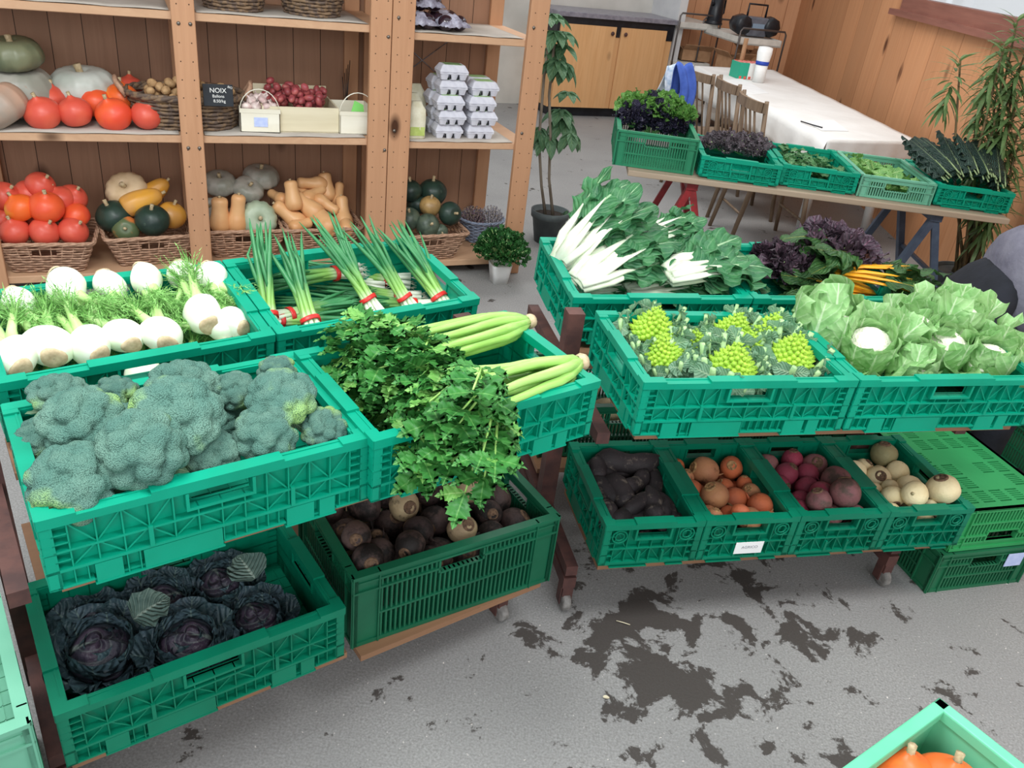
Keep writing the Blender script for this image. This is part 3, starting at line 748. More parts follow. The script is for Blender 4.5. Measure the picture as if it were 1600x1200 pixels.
def cauli(seed, closed=0, curd=1):
    def f():
        rr = random.Random(seed); root = empty('cauliflower'); mb = MB(); cs = sphere_dirs(30, .0, seed); k = 16
        prof = [(max(.002, math.sin(PI * .6 * (1 - i / k))), math.cos(PI * .6 * (1 - i / k))) for i in range(k + 1)]
        def g(th, t, r, z):
            d = Vector((r * math.cos(th), r * math.sin(th), z)); b_ = max(0, max(1 - ((d - c).length / .36) ** 2 for c in cs)); s = .85 + .15 * b_ ** .5; return r * s, z * s
        mb.lathe(prof, 40, g, cap=False); mb.v = [(x * .062, y * .062, z * .05 + .04) for x, y, z in mb.v]; mb.build('curd', M_curd, root)
        for ring, (n, R0, L, W, tilt, cl) in enumerate(((6, .045, .135 + .02 * closed, .10, 1.35, -1.2 - .3 * closed), (9, .058, .165 + .02 * closed, .10, 1.35, -.25 if not closed else -.8), (7, .064, .15, .095, 1.12, .35 if not closed else -.5))):
            for i in range(n):
                a = 2 * PI * i / n + ring * .4 + seed; tl = tilt + rr.uniform(-.12, .12); d = Vector((math.cos(a) * math.cos(tl), math.sin(a) * math.cos(tl), math.sin(tl)))
                mb = MB(); mb.leaf((R0 * math.cos(a), R0 * math.sin(a), -.045), d, (-math.cos(a), -math.sin(a), .5), L * rr.uniform(.85, 1.12), W, lambda t: .35 + .65 * math.sin(PI * min(.93, .05 + t * .75)), curl=cl * rr.uniform(.8, 1.2), ruf=.12, nf=3, cup=.25, nu=8, nv=9)
                mb.build('wrapper_leaf', M_caul, root)
        return root
    return f
K_cau = Kind(cauli(1), cauli(2, 0), cauli(3, 1))
# chard
M_chl = leafmat('chard_leaf', (76, 138, 86), (52, 110, 72), (170, 206, 160), rw=.03, veins=7, vs_=.18, bump=.8, rv=.12)
M_chs = mat('white_chard_stalk', (222, 226, 208), (196, 210, 178), .35, 40, stretch=(1, .1, 1), sub=.1)
M_ryl = leafmat('rainbow_leaf', (66, 108, 56), (48, 84, 48), (150, 150, 70), rw=.02, veins=9, vs_=.12, bump=1.2, rv=.12)
M_rys = mat('orange_chard_stalk', (250, 160, 36), (240, 184, 50), .35, 20, stretch=(1, .2, 1))
M_rysy = mat('yellow_chard_stalk', (226, 188, 52), (206, 176, 62), .35, 20, stretch=(1, .2, 1))
def chard(name, seed, ms, ml, n=9, Ls=.16, Ll=.20, W=.10, ws=.014, fan=.35, lift=.4, ms2=None, flat=.3):
    """base at the origin, stalks along +Y, leaves beyond"""
    def f():
        rr = random.Random(seed); root = empty(name)
        for i in range(n):
            q = (i / (n - 1) - .5) * 2; a = q * fan + rr.uniform(-.08, .08); up = rr.uniform(0, lift); d = Vector((math.sin(a), math.cos(a), up * .6)).normalized()
            b0 = Vector((q * .025, rr.uniform(-.004, .004), .012 * (i % 3) + .004)); L1 = Ls * rr.uniform(.85, 1.15)
            mid = b0 + d * L1 * .5 + Vector((q * .012, 0, .008)); e = b0 + d * L1; tip = e + d * Ll * .75 + Vector((0, 0, -.02))
            mb = MB(); mb.tube([b0, mid, e, e.lerp(tip, .45)], [ws * 1.25, ws * 1.15, ws * .6, ws * .10], 10, flat=.5); st = mb.build('stalk', (ms2 if (ms2 and i % 3 == 0) else ms), root)
            mb = MB(); mb.leaf(e - d * L1 * .12, d, (rr.uniform(-.5, .5), 0, 1), Ll * rr.uniform(.9, 1.15), W * rr.uniform(.8, 1.2), lambda t: math.sin(PI * min(1, .06 + t * .93)) ** .6, curl=rr.uniform(.1, .9), ruf=.14, nf=3, cup=rr.uniform(-.3, .1), nu=10, nv=16)
            mb.build('leaf_blade', ml, root)
        return root
    return f
K_ch = Kind(chard('white_chard_bunch', 1, M_chs, M_chl, 13, .15, .20, .10, .014, .18, .5), chard('white_chard_bunch', 2, M_chs, M_chl, 14, .16, .20, .11, .014, .24, .5), chard('white_chard_bunch', 3, M_chs, M_chl, 14, .12, .22, .14, .017, .22, .6))
K_ry = Kind(chard('rainbow_chard_bunch', 5, M_rys, M_ryl, 11, .13, .22, .13, .010, .3, .5, M_rysy), chard('rainbow_chard_bunch', 6, M_rys, M_ryl, 12, .20, .20, .12, .009, .3, .4, M_rysy))
# curly kale and parsley: domes of frilled leaflets on stems
def frill(name, seed, m, n=90, R=(.12, .10, .10), L=.05, W=.05, ruf=.35, stem=None, up=.35, zmin=0.0, part='foliage', nf=4):
    def f():
        rr = random.Random(seed); root = empty(name); mb = MB(); sm = MB()
        for d in sphere_dirs(n, zmin, seed):
            d = (d + Vector((rr.uniform(-.2, .2), rr.uniform(-.2, .2), rr.uniform(-.1, .2)))).normalized(); s = rr.uniform(.62, 1)
            p = Vector((d.x * R[0] * s, d.y * R[1] * s, d.z * R[2] * s)); dd = (d + Vector((rr.uniform(-.5, .5), rr.uniform(-.5, .5), up))).normalized()
            mb.leaf(p - dd * L * .6, dd, (rr.uniform(-1, 1), rr.uniform(-1, 1), rr.uniform(.2, 1)), L * rr.uniform(.8, 1.3), W * rr.uniform(.8, 1.2), lambda t: .25 + .75 * math.sin(PI * min(1, .1 + t * .85)), curl=rr.uniform(-.4, .9), ruf=ruf, nf=nf, nu=6, nv=7)
            if rr.random() < .3: sm.tube([(d.x * .01, d.y * .01, -R[2] * .35), p * .6 + Vector((0, 0, -.01)), p], [.003, .0025, .0015], 5)
        mb.build(part, m, root); sm.build('stems', stem or M_fens, root); return root
    return f
M_kgreen = leafmat('curly_kale_green', (112, 164, 76), (90, 144, 66), (150, 184, 100), rw=.03, veins=5, bump=1, rv=.25)
M_kblack = leafmat('kale_dark_purple', (40, 38, 58), (52, 48, 70), (70, 64, 84), rw=.02, veins=5, bump=1, rv=.2, trans=.05)
M_kpurp = leafmat('kale_grey_purple', (118, 106, 112), (94, 90, 94), (130, 110, 120), rw=.03, veins=5, bump=1, rv=.2, trans=.1)
M_redlet = leafmat('purple_kale_leaf', (74, 62, 72), (92, 72, 84), (132, 92, 112), rw=.03, veins=6, bump=1, rv=.2, trans=.1)
M_pars = leafmat('parsley_leaf', (38, 92, 42), (54, 112, 52), (70, 130, 64), rw=.02, veins=3, bump=.5, rv=.1)
M_nero = leafmat('palm_kale_leaf', (34, 56, 52), (44, 68, 60), (120, 140, 104), rw=.03, veins=14, vs_=.25, bump=1.4, rv=.2, trans=.05)
M_loose = leafmat('salad_leaf', (84, 140, 84), (64, 118, 72), (150, 190, 130), rw=.03, veins=5, bump=.6, rv=0)
M_loose2 = leafmat('salad_leaf_pale', (126, 176, 92), (98, 156, 80), (176, 208, 140), rw=.04, veins=5, bump=.6, rv=0)
K_kg = Kind(frill('curly_kale_bunch', 1, M_kgreen, 80, (.10, .08, .08))); K_kb = Kind(frill('purple_kale_bunch', 2, M_kblack, 110, (.12, .10, .10), L=.045, W=.045))
K_kp = Kind(frill('grey_kale_bunch', 3, M_kpurp, 100, (.12, .10, .06), L=.04, W=.035, ruf=.4)); K_rl = Kind(frill('red_kale_bunch', 4, M_redlet, 60, (.12, .09, .07), L=.08, W=.08, ruf=.3, nf=3))

# ================================================================ the two rolling display stands
# crates: front-left rim corner, yaw and tilt as measured
c_broc = CR(-.744, 1.019, .897, 37.9, .4, .6, .4, .17, M_green, label='bright green folding crate full of broccoli heads')
c_cel = CR(-.258, 1.362, .905, 38.9, 1.5, .6, .4, .17, M_green, label='bright green folding crate holding the celery')
c_oni = CR(-.590, 1.808, .884, 38.9, 6.5, .6, .4, .17, M_green, label='bright green folding crate of spring onion bunches')
c_fen = CR(-.590 - .608 * math.cos(math.radians(38.9)), 1.808 - .608 * math.sin(math.radians(38.9)), .884, 38.9, 6.5, .6, .4, .17, M_green, label='bright green folding crate of white fennel bulbs')
c_sav = CR(-.789, 1.02, .418, 38.2, 0, .6, .4, .17, M_gshade, label='green folding crate on the low shelf holding dark savoy cabbages')
c_beet = CR(-.318, 1.472, .430, 34.6, 0, .6, .4, .235, M_gslot, 'slot', label='deep dark green slotted crate full of muddy beetroots', bands=2)
c_rom = CR(.32, 1.78, .893, 15.7, .9, .6, .4, .17, M_green, label='bright green folding crate of romanesco heads')
c_cau = CR(.32 + .608 * math.cos(math.radians(15.7)), 1.78 + .608 * math.sin(math.radians(15.7)), .893, 15.7, .9, .6, .4, .17, M_green, label='bright green folding crate of cauliflowers')
c_cha = CR(.151, 2.288, .88, 17.2, 6.2, .6, .4, .17, M_green, label='bright green folding crate of white-stemmed chard')
c_rai = CR(.151 + .608 * math.cos(math.radians(17.2)), 2.288 + .608 * math.sin(math.radians(17.2)), .88, 17.2, 6.2, .6, .4, .17, M_green, label='bright green folding crate of orange-stemmed chard and purple kale')
Y4 = math.radians(15.2); small = []
for i, what in enumerate(('black radishes', 'orange beetroots', 'red turnips', 'white turnips')):
    small.append(CR(.309 + i * .303 * math.cos(Y4), 1.823 + i * .303 * math.sin(Y4), .412, 15.2, 1.2, .3, .4, .165, M_gshade, label='small green crate of %s on the low shelf of the right stand' % what))
c_par = CR(.118, 2.37, .44, 15.6, 0, .6, .4, .2, M_gslot, 'slot', label='dark green slotted crate of parsnips behind the black radishes')
c_whi = CR(.118 + .608 * math.cos(math.radians(15.6)), 2.37 + .608 * math.sin(math.radians(15.6)), .44, 15.6, 0, .6, .4, .2, M_gslot, 'slot', label='dark green slotted crate with two pale turnips behind the red turnips')

def stand(x, y, yaw, label, boards, post_u=(.08, 1.13), mid_v=.48, dv=.0, topz=.72):
    M = TR((x, y, 0), math.radians(yaw)); root = empty('display_stand', M); tag(root, label, 'display stand')
    def put(mb, n, m): o = mb.build(n, m, root, smooth=False); return o
    for (v0, v1, z, u0, u1, t) in boards:
        b = MB(); b.box(u0, v0, z - .018, u1, v1, z); o = put(b, 'shelf_board', M_board)
    for u in post_u:
        b = MB(); b.box(u - .025, mid_v - .025, .08, u + .025, mid_v + .025, .86); put(b, 'post', M_brownst)
        b = MB(); b.box(u - .02, .14, .09, u + .02, .92, .13); put(b, 'foot_beam', M_brownst)
        for z, v0, v1 in ((.176, .14, .92), (.68, .10, .92)):
            b = MB(); b.box(u - .018, v0, z - .035, u + .018, v1, z - .0), put(b, 'bracket_arm', M_brownst)
        for v in (.16, .90):
            cb = MB(); cb.box(u - .016, v - .02, .055, u + .016, v + .02, .09)
            for sx in (-.02, .016): cb.box(u + sx, v - .012, .02, u + sx + .004, v + .02, .09)
            c = put(cb, 'caster', M_brownst)
            wh = MB(); wh.T = Matrix.Translation((u, v - .01, .031)) @ Matrix.Rotation(PI / 2, 4, 'Y'); wh.lathe([(.010, -.013), (.026, -.013), (.0305, -.009), (.0305, .009), (.026, .013), (.010, .013)], 20)
            o = wh.build('wheel', M_greyrub, c)
    return root
M_board = woodmat('brown_board', (150, 112, 84), (120, 88, 66), axis='X', kn=3)
b1 = stand(-.744, 1.019, 38.2, 'rolling steel and wood stand under the broccoli and celery crates', [(.03, .40, .7265, .02, 1.19, 0), (.45, .60, .70, .0, 1.2, 0), (.045, .42, .2475, -.025, .58, 0), (.06, .45, .194, .625, 1.19, 0), (.49, .90, .235, 0, 1.2, 0)], post_u=(-.045, 1.13))
b2 = stand(.32, 1.78, 15.6, 'rolling steel and wood stand under the romanesco and cauliflower crates', [(.03, .39, .7225, .02, 1.19, 0), (.46, .62, .695, 0, 1.2, 0), (.065, .43, .2465, .01, 1.19, 0), (.56, .96, .235, -.05, 1.2, 0)], post_u=(-.035, 1.10))
# -- broccoli heads: crown centre in the photograph, size, lean towards the viewer
def in_crate(c, px, py, z, r=.04, m=.0):
    p = c.L(px, py, z); return Vector((min(max(p.x, r + m), c.W - r - m), min(max(p.y, r + m), c.D - r - m), z))
toc = lambda p: (CAM - Vector(p)).normalized()
bl = []
for px, py, z, s, lean, v in ((106, 762, .165, 1.02, .55, 0), (236, 732, .20, 1.0, .8, 3), (128, 655, .20, .98, .5, 1), (62, 685, .14, .75, .2, 2), (165, 712, .12, .85, .4, 2), (88, 612, .19, .72, .1, 1), (180, 612, .16, .6, .1, 3),
                              (275, 648, .215, 1.12, .6, 0), (285, 600, .19, .95, .2, 1), (190, 660, .13, .7, .3, 1), (330, 708, .145, .68, .9, 2), (415, 675, .165, .82, .7, 3), (506, 668, .15, .62, .8, 1), (440, 618, .20, .92, .4, 2), (368, 608, .17, .66, .3, 0), (433, 577, .19, .55, .2, 3), (352, 650, .12, .62, .5, 1)):
    p = in_crate(c_broc, px, py, z + .015, .074 * s); wp = c_broc.Wd(p); up = (Vector((0, 0, 1)) * (1 - lean * .6) + toc(wp) * lean)
    o = K_broc.put(aim(wp - up.normalized() * .02 * s, up, px * .7, s), v); bl.append((o, wp))
label_rows(bl, 'blue-green broccoli head', 'of the broccoli crate', 'broccoli', 'broccoli heads in the crate', 4)

# -- fennel
fl = []
for px, py, z, s, dirx, lean, v in ((18, 560, .135, 1.08, -.1, .0, 0), (76, 540, .135, 1.15, .0, .0, 1), (140, 540, .125, 1.08, -.25, .05, 2), (192, 524, .13, 1.0, -.2, .05, 0), (252, 522, .13, 1.05, .0, .0, 1), (316, 490, .14, 1.1, .0, .1, 2), (378, 502, .12, .95, -.3, -.1, 0), (346, 510, .11, .9, -1.6, .0, 1)):
    p = in_crate(c_fen, px, py, z, .05 * s); wp = c_fen.Wd(p); d = c_fen.dirw((dirx, 1, lean)); fl.append((K_fen.put(aim(wp, d, px, s), v), wp))
for px, py, z, s, dirx, v in ((30, 478, .15, .95, .2, 1), (102, 446, .175, 1.05, .3, 2), (172, 447, .16, .9, .1, 0), (228, 436, .165, .95, .1, 1), (286, 430, .165, .85, 0, 2), (334, 434, .155, .92, .1, 0)):
    p = in_crate(c_fen, px, py, z, .05 * s); wp = c_fen.Wd(p); d = c_fen.dirw((dirx, -1, -.35)); fl.append((K_fen.put(aim(wp, d, px, s), v), wp))
for u in (.09, .2, .31, .42, .52): fl.append((K_fen.put(aim(c_fen.Wd((u, .10, .055)), c_fen.dirw((.2, 1, .1)), u * 9, .9), None), c_fen.Wd((u, .10, .055))))
label_rows(fl[:14], 'white fennel bulb', 'of the fennel crate', 'fennel', 'fennel bulbs', 2)
for o, _ in fl[14:]: tag(o, 'white fennel bulb in the bottom layer of the fennel crate', 'fennel', 'fennel bulbs underneath')

# -- spring onions: position of the band, direction of the leaves (two photo points)
ol = []
for bx_, by_, tx, ty, zb, zt, v, s in ((523, 427, 420, 440, .10, .10, 1, 1), (575, 467, 535, 400, .10, .19, 0, 1), (632, 465, 590, 400, .10, .19, 2, .95), (697, 463, 632, 368, .10, .20, 1, 1.05), (650, 477, 560, 470, .06, .06, 3, 1), (485, 500, 447, 390, .11, .22, 2, 1), (419, 492, 408, 388, .10, .22, 3, 1), (455, 492, 560, 470, .06, .07, 0, 1), (430, 503, 530, 500, .05, .05, 3, 1), (575, 479, 470, 480, .045, .045, 1, 1), (617, 463, 520, 450, .045, .05, 3, 1), (560, 440, 450, 430, .04, .05, 0, 1), (640, 430, 545, 420, .05, .05, 2, 1)):
    B = c_oni.L(bx_, by_, zb); T = c_oni.L(tx, ty, zt); d = (T - B).normalized(); side = d.cross(Vector((0, 0, 1))).normalized(); up = side.cross(d)
    base = B - d * .08 * s; base.x = min(max(base.x, .03), c_oni.W - .03); base.y = max(base.y, .035)
    Mx = Matrix(((side.x, d.x, up.x, base.x), (side.y, d.y, up.y, base.y), (side.z, d.z, up.z, base.z), (0, 0, 0, 1)))
    o = K_onion.put(c_oni.M @ Mx @ Matrix.Diagonal((s, s, s, 1)), v); ol.append((o, c_oni.Wd(B)))
label_rows(ol, 'banded spring onion bunch', 'of the onion crate', 'spring onions', 'spring onion bunches', 3)

# -- celery heads
def lay(c, K, v, p0, p1, z0, z1, s, cat=None, label=None, roll=0, group=None):
    B = c.L(*p0, z0); T = c.L(*p1, z1); d = (T - B).normalized(); side = d.cross(Vector((0, 0, 1))).normalized(); up = side.cross(d)
    Mx = Matrix(((side.x, d.x, up.x, B.x), (side.y, d.y, up.y, B.y), (side.z, d.z, up.z, B.z), (0, 0, 0, 1)))
    return K.put(c.M @ Mx @ Matrix.Rotation(roll, 4, 'Y') @ Matrix.Diagonal((s, s, s, 1)), v, label, cat, group)
lay(c_cel, K_cel, 0, (828, 502), (600, 560), .165, .175, 1.0, 'celery', 'whole celery head lying towards the back of its crate', .3, 'celery heads')
lay(c_cel, K_cel, 1, (908, 566), (640, 622), .16, .185, 1.12, 'celery', 'whole celery head lying along the front of its crate', 0, 'celery heads')
lay(c_cel, K_cel, 0, (890, 592), (560, 640), .055, .075, 1.0, 'celery', 'celery head lying underneath the two upper ones', 1.0, 'celery heads')

# -- savoy cabbages
sl = []
for px, py, z, s, v in ((108, 935, .085, .95, 0), (236, 905, .095, .9, 1), (338, 900, .09, .92, 2), (138, 1018, .10, 1.06, 1), (292, 1000, .10, 1.0, 0), (401, 966, .085, .88, 2)):
    p = in_crate(c_sav, px, py, z, .115); wp = c_sav.Wd(p); d = Vector((0, 0, 1)) + toc(wp) * .35; sl.append((K_sav.put(aim(wp - Vector((0, 0, .02)), d, px, s), v), wp))
label_rows(sl, 'dark blue-purple savoy cabbage', 'of the low shelf crate', 'cabbage', 'savoy cabbages', 2)
M_savlight = leafmat('pale_savoy_leaf', (120, 146, 134), (96, 124, 116), (170, 190, 176), rw=.03, veins=8, vs_=.4, bump=1, rv=0)
for px, py, l in ((208, 968, 'loose pale crinkled leaf between the front savoy cabbages'), (398, 905, 'loose pale green leaf at the right of the savoy cabbages')):
    mb = MB(); mb.leaf((0, 0, 0), (1, .2, .3), (0, 0, 1), .09, .10, ruf=.12, nf=4, nu=8, nv=8); o = mb.build('loose_leaf', M_savlight, M=aim(c_sav.Wd(c_sav.L(px, py, .12)), (0, -.3, 1), px)); tag(o, l, 'leaf')

# -- root vegetables in crates
def root_pile(c, K, pts, r, z, desc, where, cat, group, rows, under=(5, 4), v_of=None, s=1.0, uz=.05, hidden=None, descs=None):
    items = [];
    for q in pts:
        px, py, rr = q[0], q[1], (q[2] if len(q) > 2 else 1)
        p = in_crate(c, px, py, z, r * rr, .014); items.append([p, r * rr * s, .85])
    n = len(items)
    for i in range(under[0]):
        for j in range(under[1]):
            items.append([Vector((.02 + r + (c.W - .04 - 2 * r) * i / max(1, under[0] - 1), .02 + r + (c.D - .04 - 2 * r) * j / max(1, under[1] - 1), uz)), r * .92, .3])
    P = relax(items, (c.W, c.D)); top = []; rr_ = random.Random(n)
    for k, p in enumerate(P):
        wp = c.Wd(p); d = Vector((rr_.uniform(-1, 1), rr_.uniform(-1, 1), rr_.uniform(-.6, 1))) + toc(wp) * .5
        v = v_of(k, n) if v_of else None
        o = K.put(aim(wp, d, rr_.uniform(0, 6), items[k][1] / .043), v)
        if k < n: top.append((o, wp, descs(k) if descs else None))
        else: tag(o, hidden, cat, group + ' underneath')
    label_rows(top, desc, where, cat, group, rows)
bt = [(549, 830), (573, 802), (499, 797), (610, 791), (631, 794, 1.05), (662, 768), (681, 796), (717, 779), (734, 769), (757, 738, 1.12), (781, 769, 1.1), (807, 802, 1.1), (728, 813), (765, 800), (767, 826), (654, 826), (690, 835), (624, 844), (587, 866), (587, 838), (548, 866), (559, 891), (612, 882), (671, 860), (721, 835), (706, 738), (665, 744), (559, 766), (596, 763), (531, 779), (637, 760), (640, 863), (740, 848), (520, 840), (530, 870)]
root_pile(c_beet, K_beet, bt, .041, .185, 'muddy dark beetroot', 'of the deep dark crate', 'beetroot', 'muddy beetroots', 6, (6, 4), lambda k, n: 3 if k in (0, 4, 8, 24) else k % 3, hidden='muddy dark beetroot in the lower layers of the deep dark crate', uz=.12, descs=lambda k: 'pale-faced muddy beetroot' if k in (0, 4, 8, 24) else None)
for i in range(5):
    for j in range(3): tag(K_beet.put(aim(c_beet.Wd((.08 + i * .11, .08 + j * .12, .055)), (i - 2, j - 1, 1), i + j), (i + j) % 3), 'muddy dark beetroot at the very bottom of the deep dark crate', 'beetroot', 'muddy beetroots at the bottom')
s4 = .2667
rk = lambda L, ox, oy: [(ox + a[0] * s4, oy + a[1] * s4) + tuple(a[2:]) for a in L]
root_pile(small[1], K_gold, rk([(1060, 560, 1.4), (1235, 530, 1.1), (890, 520, .8), (930, 610, .9), (1000, 655), (1110, 710, 1.3), (1250, 695, 1.15), (1190, 640, .8), (1300, 615, .75), (1375, 680, .9), (1410, 780, 1.15), (1225, 795, .9), (1070, 815, .95), (1170, 850, .9), (1350, 860, 1.1), (1435, 870, .8), (1130, 890, .8), (1300, 905, .8)], 820, 580), .034, .128, 'orange beetroot', 'of its small crate', 'beetroot', 'orange beetroots', 4, (4, 5), lambda k, n: 1 if k in (0, 3, 5, 9, 12, 13, 14, 16) else 0, hidden='orange beetroot under the top layer of its small crate', descs=lambda k: 'dull brown-orange beetroot' if k in (0, 3, 5, 9, 12, 13, 14, 16) else None)
root_pile(small[2], K_red, rk([(155, 345), (105, 425, 1.05), (10, 375), (310, 380, 1.15), (245, 430), (240, 505, 1.05), (60, 490, .9), (395, 510, 1.25), (320, 590, 1.1), (205, 570, .9), (170, 630), (280, 650, 1.05), (430, 665, 1.25), (530, 655, .8), (440, 735), (395, 580, .9), (345, 470, .8)], 1200, 620), .036, .128, 'purple-red turnip', 'of its small crate', 'turnip', 'red turnips', 4, (4, 5), lambda k, n: 1 if k in (2, 3, 7, 11, 12, 13, 14) else 0, hidden='purple-red turnip under the top layer of its small crate', descs=lambda k: 'dull brownish-red turnip' if k in (2, 3, 7, 11, 12, 13, 14) else None)
root_pile(small[3], K_turn, rk([(650, 320, 1.2), (580, 380, .9), (520, 410), (655, 445, 1.15), (765, 420, 1.1), (835, 500, 1.2), (625, 525, 1.1), (740, 595), (850, 600, 1.2), (845, 660, 1.1), (945, 640, .7), (1040, 645, 1.35), (895, 730), (1020, 720, .8), (690, 375, .7), (710, 520, .8), (710, 665, .8)], 1200, 620), .035, .128, 'cream white turnip', 'of its small crate', 'turnip', 'white turnips', 4, (4, 5), lambda k, n: 1 if k in (0, 8) else 0, hidden='cream white turnip under the top layer of its small crate', descs=lambda k: 'olive-skinned turnip' if k in (0, 8) else None)
rl = []
for i, (px, py, z, yaw, v, s) in enumerate([(610, 545, .13, -.15, 0, 1.25), (425, 560, .13, 1.2, 1, .8), (360, 590, .11, 1.4, 1, .55), (450, 690, .11, 1.9, 1, 1.0), (545, 690, .12, 1.7, 1, 1.1), (660, 655, .12, .7, 0, .9), (690, 765, .125, .55, 2, .9), (590, 840, .11, .9, 0, .9), (490, 840, .11, 1.5, 1, .9), (755, 800, .12, 1.4, 1, .95), (800, 850, .11, 1.2, 1, .8), (700, 860, .10, .3, 0, .8), (780, 650, .10, 1.3, 2, .9), (880, 800, .09, 1.6, 2, .9), (530, 600, .10, .3, 1, .9), (860, 880, .08, 0, 1, .8)]):
    p = in_crate(small[0], 820 + px * s4, 580 + py * s4, z, .05, .0); wp = small[0].Wd(p); d = small[0].dirw((math.cos(yaw), math.sin(yaw), .1 * math.sin(px)))
    rl.append((K_rad.put(aim(wp, d, px, s), v), wp))
label_rows(rl, 'knobbly black radish', 'of its small crate', 'radish', 'black radishes', 4)
for i in range(3):
    for j in range(4): tag(K_rad.put(aim(small[0].Wd((.08 + i * .07, .07 + j * .085, .045)), small[0].dirw((math.cos(i + j), .3, .05)), i, .72), 1), 'knobbly black radish under the top layer of its small crate', 'radish', 'black radishes underneath')
# parsnips and the pale turnips of the low back row
M_parsnip = soilmat('parsnip_skin', (222, 204, 166), (196, 176, 138), (120, 98, 72), .64)
def parsnip(seed, L=.2, r=.03):
    def f():
        mb = MB(); pts = [(.012 * math.sin(t * 3 + seed), .008 * math.cos(t * 4), (t - .4) * L) for t in [k / 12 for k in range(13)]]
        mb.tube(pts, [r * (.55, .95, 1, .95, .86, .75, .64, .54, .44, .34, .24, .14, .05)[k] * (1 + .05 * math.sin(k * 2.1 + seed)) for k in range(13)], 14); return mb.build('parsnip', M_parsnip)
    return f
K_par = Kind(parsnip(0), parsnip(2, .22, .034)); pl_ = []
for u, v_, z, a, lean in ((.05, .10, .17, .6, -.55), (.12, .08, .15, .9, -.2), (.20, .10, .13, .2, .1), (.30, .11, .12, .1, 0), (.40, .09, .12, -.2, .05), (.12, .22, .14, .4, -.2), (.25, .25, .12, .7, 0), (.40, .25, .12, 1.2, 0), (.14, .12, .06, .1, 0), (.35, .12, .06, .1, 0), (.14, .28, .06, .1, 0), (.36, .28, .06, .2, 0)):
    wp = c_par.Wd((max(u, .09), v_, z - .02)); pl_.append((K_par.put(aim(wp, c_par.dirw((math.cos(a), math.sin(a), lean)), u * 9, 1.0)), wp))
label_rows(pl_[:8], 'muddy cream parsnip', 'of the parsnip crate', 'parsnip', 'parsnips', 2)
for o, _ in pl_[8:]: tag(o, 'muddy cream parsnip at the bottom of the parsnip crate', 'parsnip', 'parsnips underneath')
for k, u in enumerate((.12, .21)): K_turn.put(aim(c_whi.Wd((u, .06, .05)), (0, 0, 1), k, 1), 0, 'pale round turnip low in the crate behind the red turnips, ' + ('left one' if k == 0 else 'right one'), 'turnip')

# -- romanesco and cauliflower
ml = []
for px, py, z, s, lx, v in ((1008, 486, .175, 1.08, .1, 0), (1130, 490, .165, 1.0, .3, 1), (1207, 502, .165, 1.0, .2, 2), (1035, 543, .145, .95, -.5, 2), (1083, 530, .135, .8, -.3, 0), (1171, 536, .145, .9, .1, 1), (1154, 570, .165, 1.12, .1, 2), (1273, 545, .165, 1.08, .2, 0)):
    p = in_crate(c_rom, px, py, z, .088 if py < 560 else .118); wp = c_rom.Wd(p); d = Vector((lx * .5, 0, 1)) + toc(wp) * .22; ml.append((K_rom.put(aim(wp - d.normalized() * .075 * s, d, px, s), v), wp))
label_rows(ml, 'lime green romanesco among blue-green leaves', 'of its crate', 'romanesco', 'romanesco heads', 2)
cl = []
for px, py, z, s, lx, k, v, d_ in ((1287, 492, .19, 1.12, 0, .15, 2, 'tall closed cauliflower wrapped in upright leaves'), (1358, 542, .14, 1.05, 0, .65, 0, 'cauliflower with the largest white curd showing'), (1420, 510, .15, .95, .2, .2, 1, 'leafy cauliflower behind the middle of its crate'), (1478, 545, .14, 1.0, .2, .5, 1, 'cauliflower with small white curd, right of the biggest curd'), (1512, 500, .19, 1.1, .1, .1, 0, 'cauliflower with a fan of broad leaves at the back right'), (1562, 565, .14, .95, .2, .5, 1, 'cauliflower in the front right corner of its crate'), (1425, 575, .11, .85, 0, .3, 2, 'low cauliflower at the front between two showing curds')):
    p = in_crate(c_cau, px, py, z, .07); wp = c_cau.Wd(p); d = Vector((lx * .4, 0, 1)) + toc(wp) * k; o = K_cau.put(aim(wp - d.normalized() * .04 * s, d, px, s), v, d_, 'cauliflower', 'cauliflowers in the crate')

# -- chard
for k, (p0, p1, z0, z1, s, v, lb, rl_) in enumerate((((876, 415), (955, 340), .14, .27, 1.1, 0, 'white chard bunch leaning up over the left rim', 0), ((900, 448), (1010, 395), .12, .18, 1.15, 1, 'large white chard bunch in the left half of its crate', .2), ((993, 383), (1090, 358), .15, .2, .8, 0, 'short white chard bunch at the back of its crate', 0), ((1040, 438), (1150, 430), .15, .13, 1.1, 2, 'white chard bunch with broad leaves reaching the right rim', 0), ((978, 463), (1070, 462), .07, .07, 1.0, 0, 'white chard bunch lying low along the front rim', 0), ((975, 440), (1060, 430), .06, .08, .9, 2, 'white chard bunch buried in the middle of its crate', .5), ((895, 455), (965, 455), .045, .05, .9, 0, 'white chard bunch at the bottom left of its crate', 0))):
    lay(c_cha, K_ch, v, p0, p1, z0, z1, s, 'chard', lb, rl_, 'white chard bunches')
lay(c_rai, K_ry, 0, (1352, 412), (1210, 408), .15, .17, 1.0, 'chard', 'orange-stemmed chard bunch with leaves pointing left', 0, 'orange chard bunches')
lay(c_rai, K_ry, 1, (1298, 432), (1440, 452), .14, .15, 1.0, 'chard', 'yellow and orange chard bunch with leaves pointing right', 0, 'orange chard bunches')
lay(c_rai, K_ry, 1, (1360, 465), (1260, 455), .08, .08, .9, 'chard', 'orange-stemmed chard bunch lying lowest at the front', 0, 'orange chard bunches')
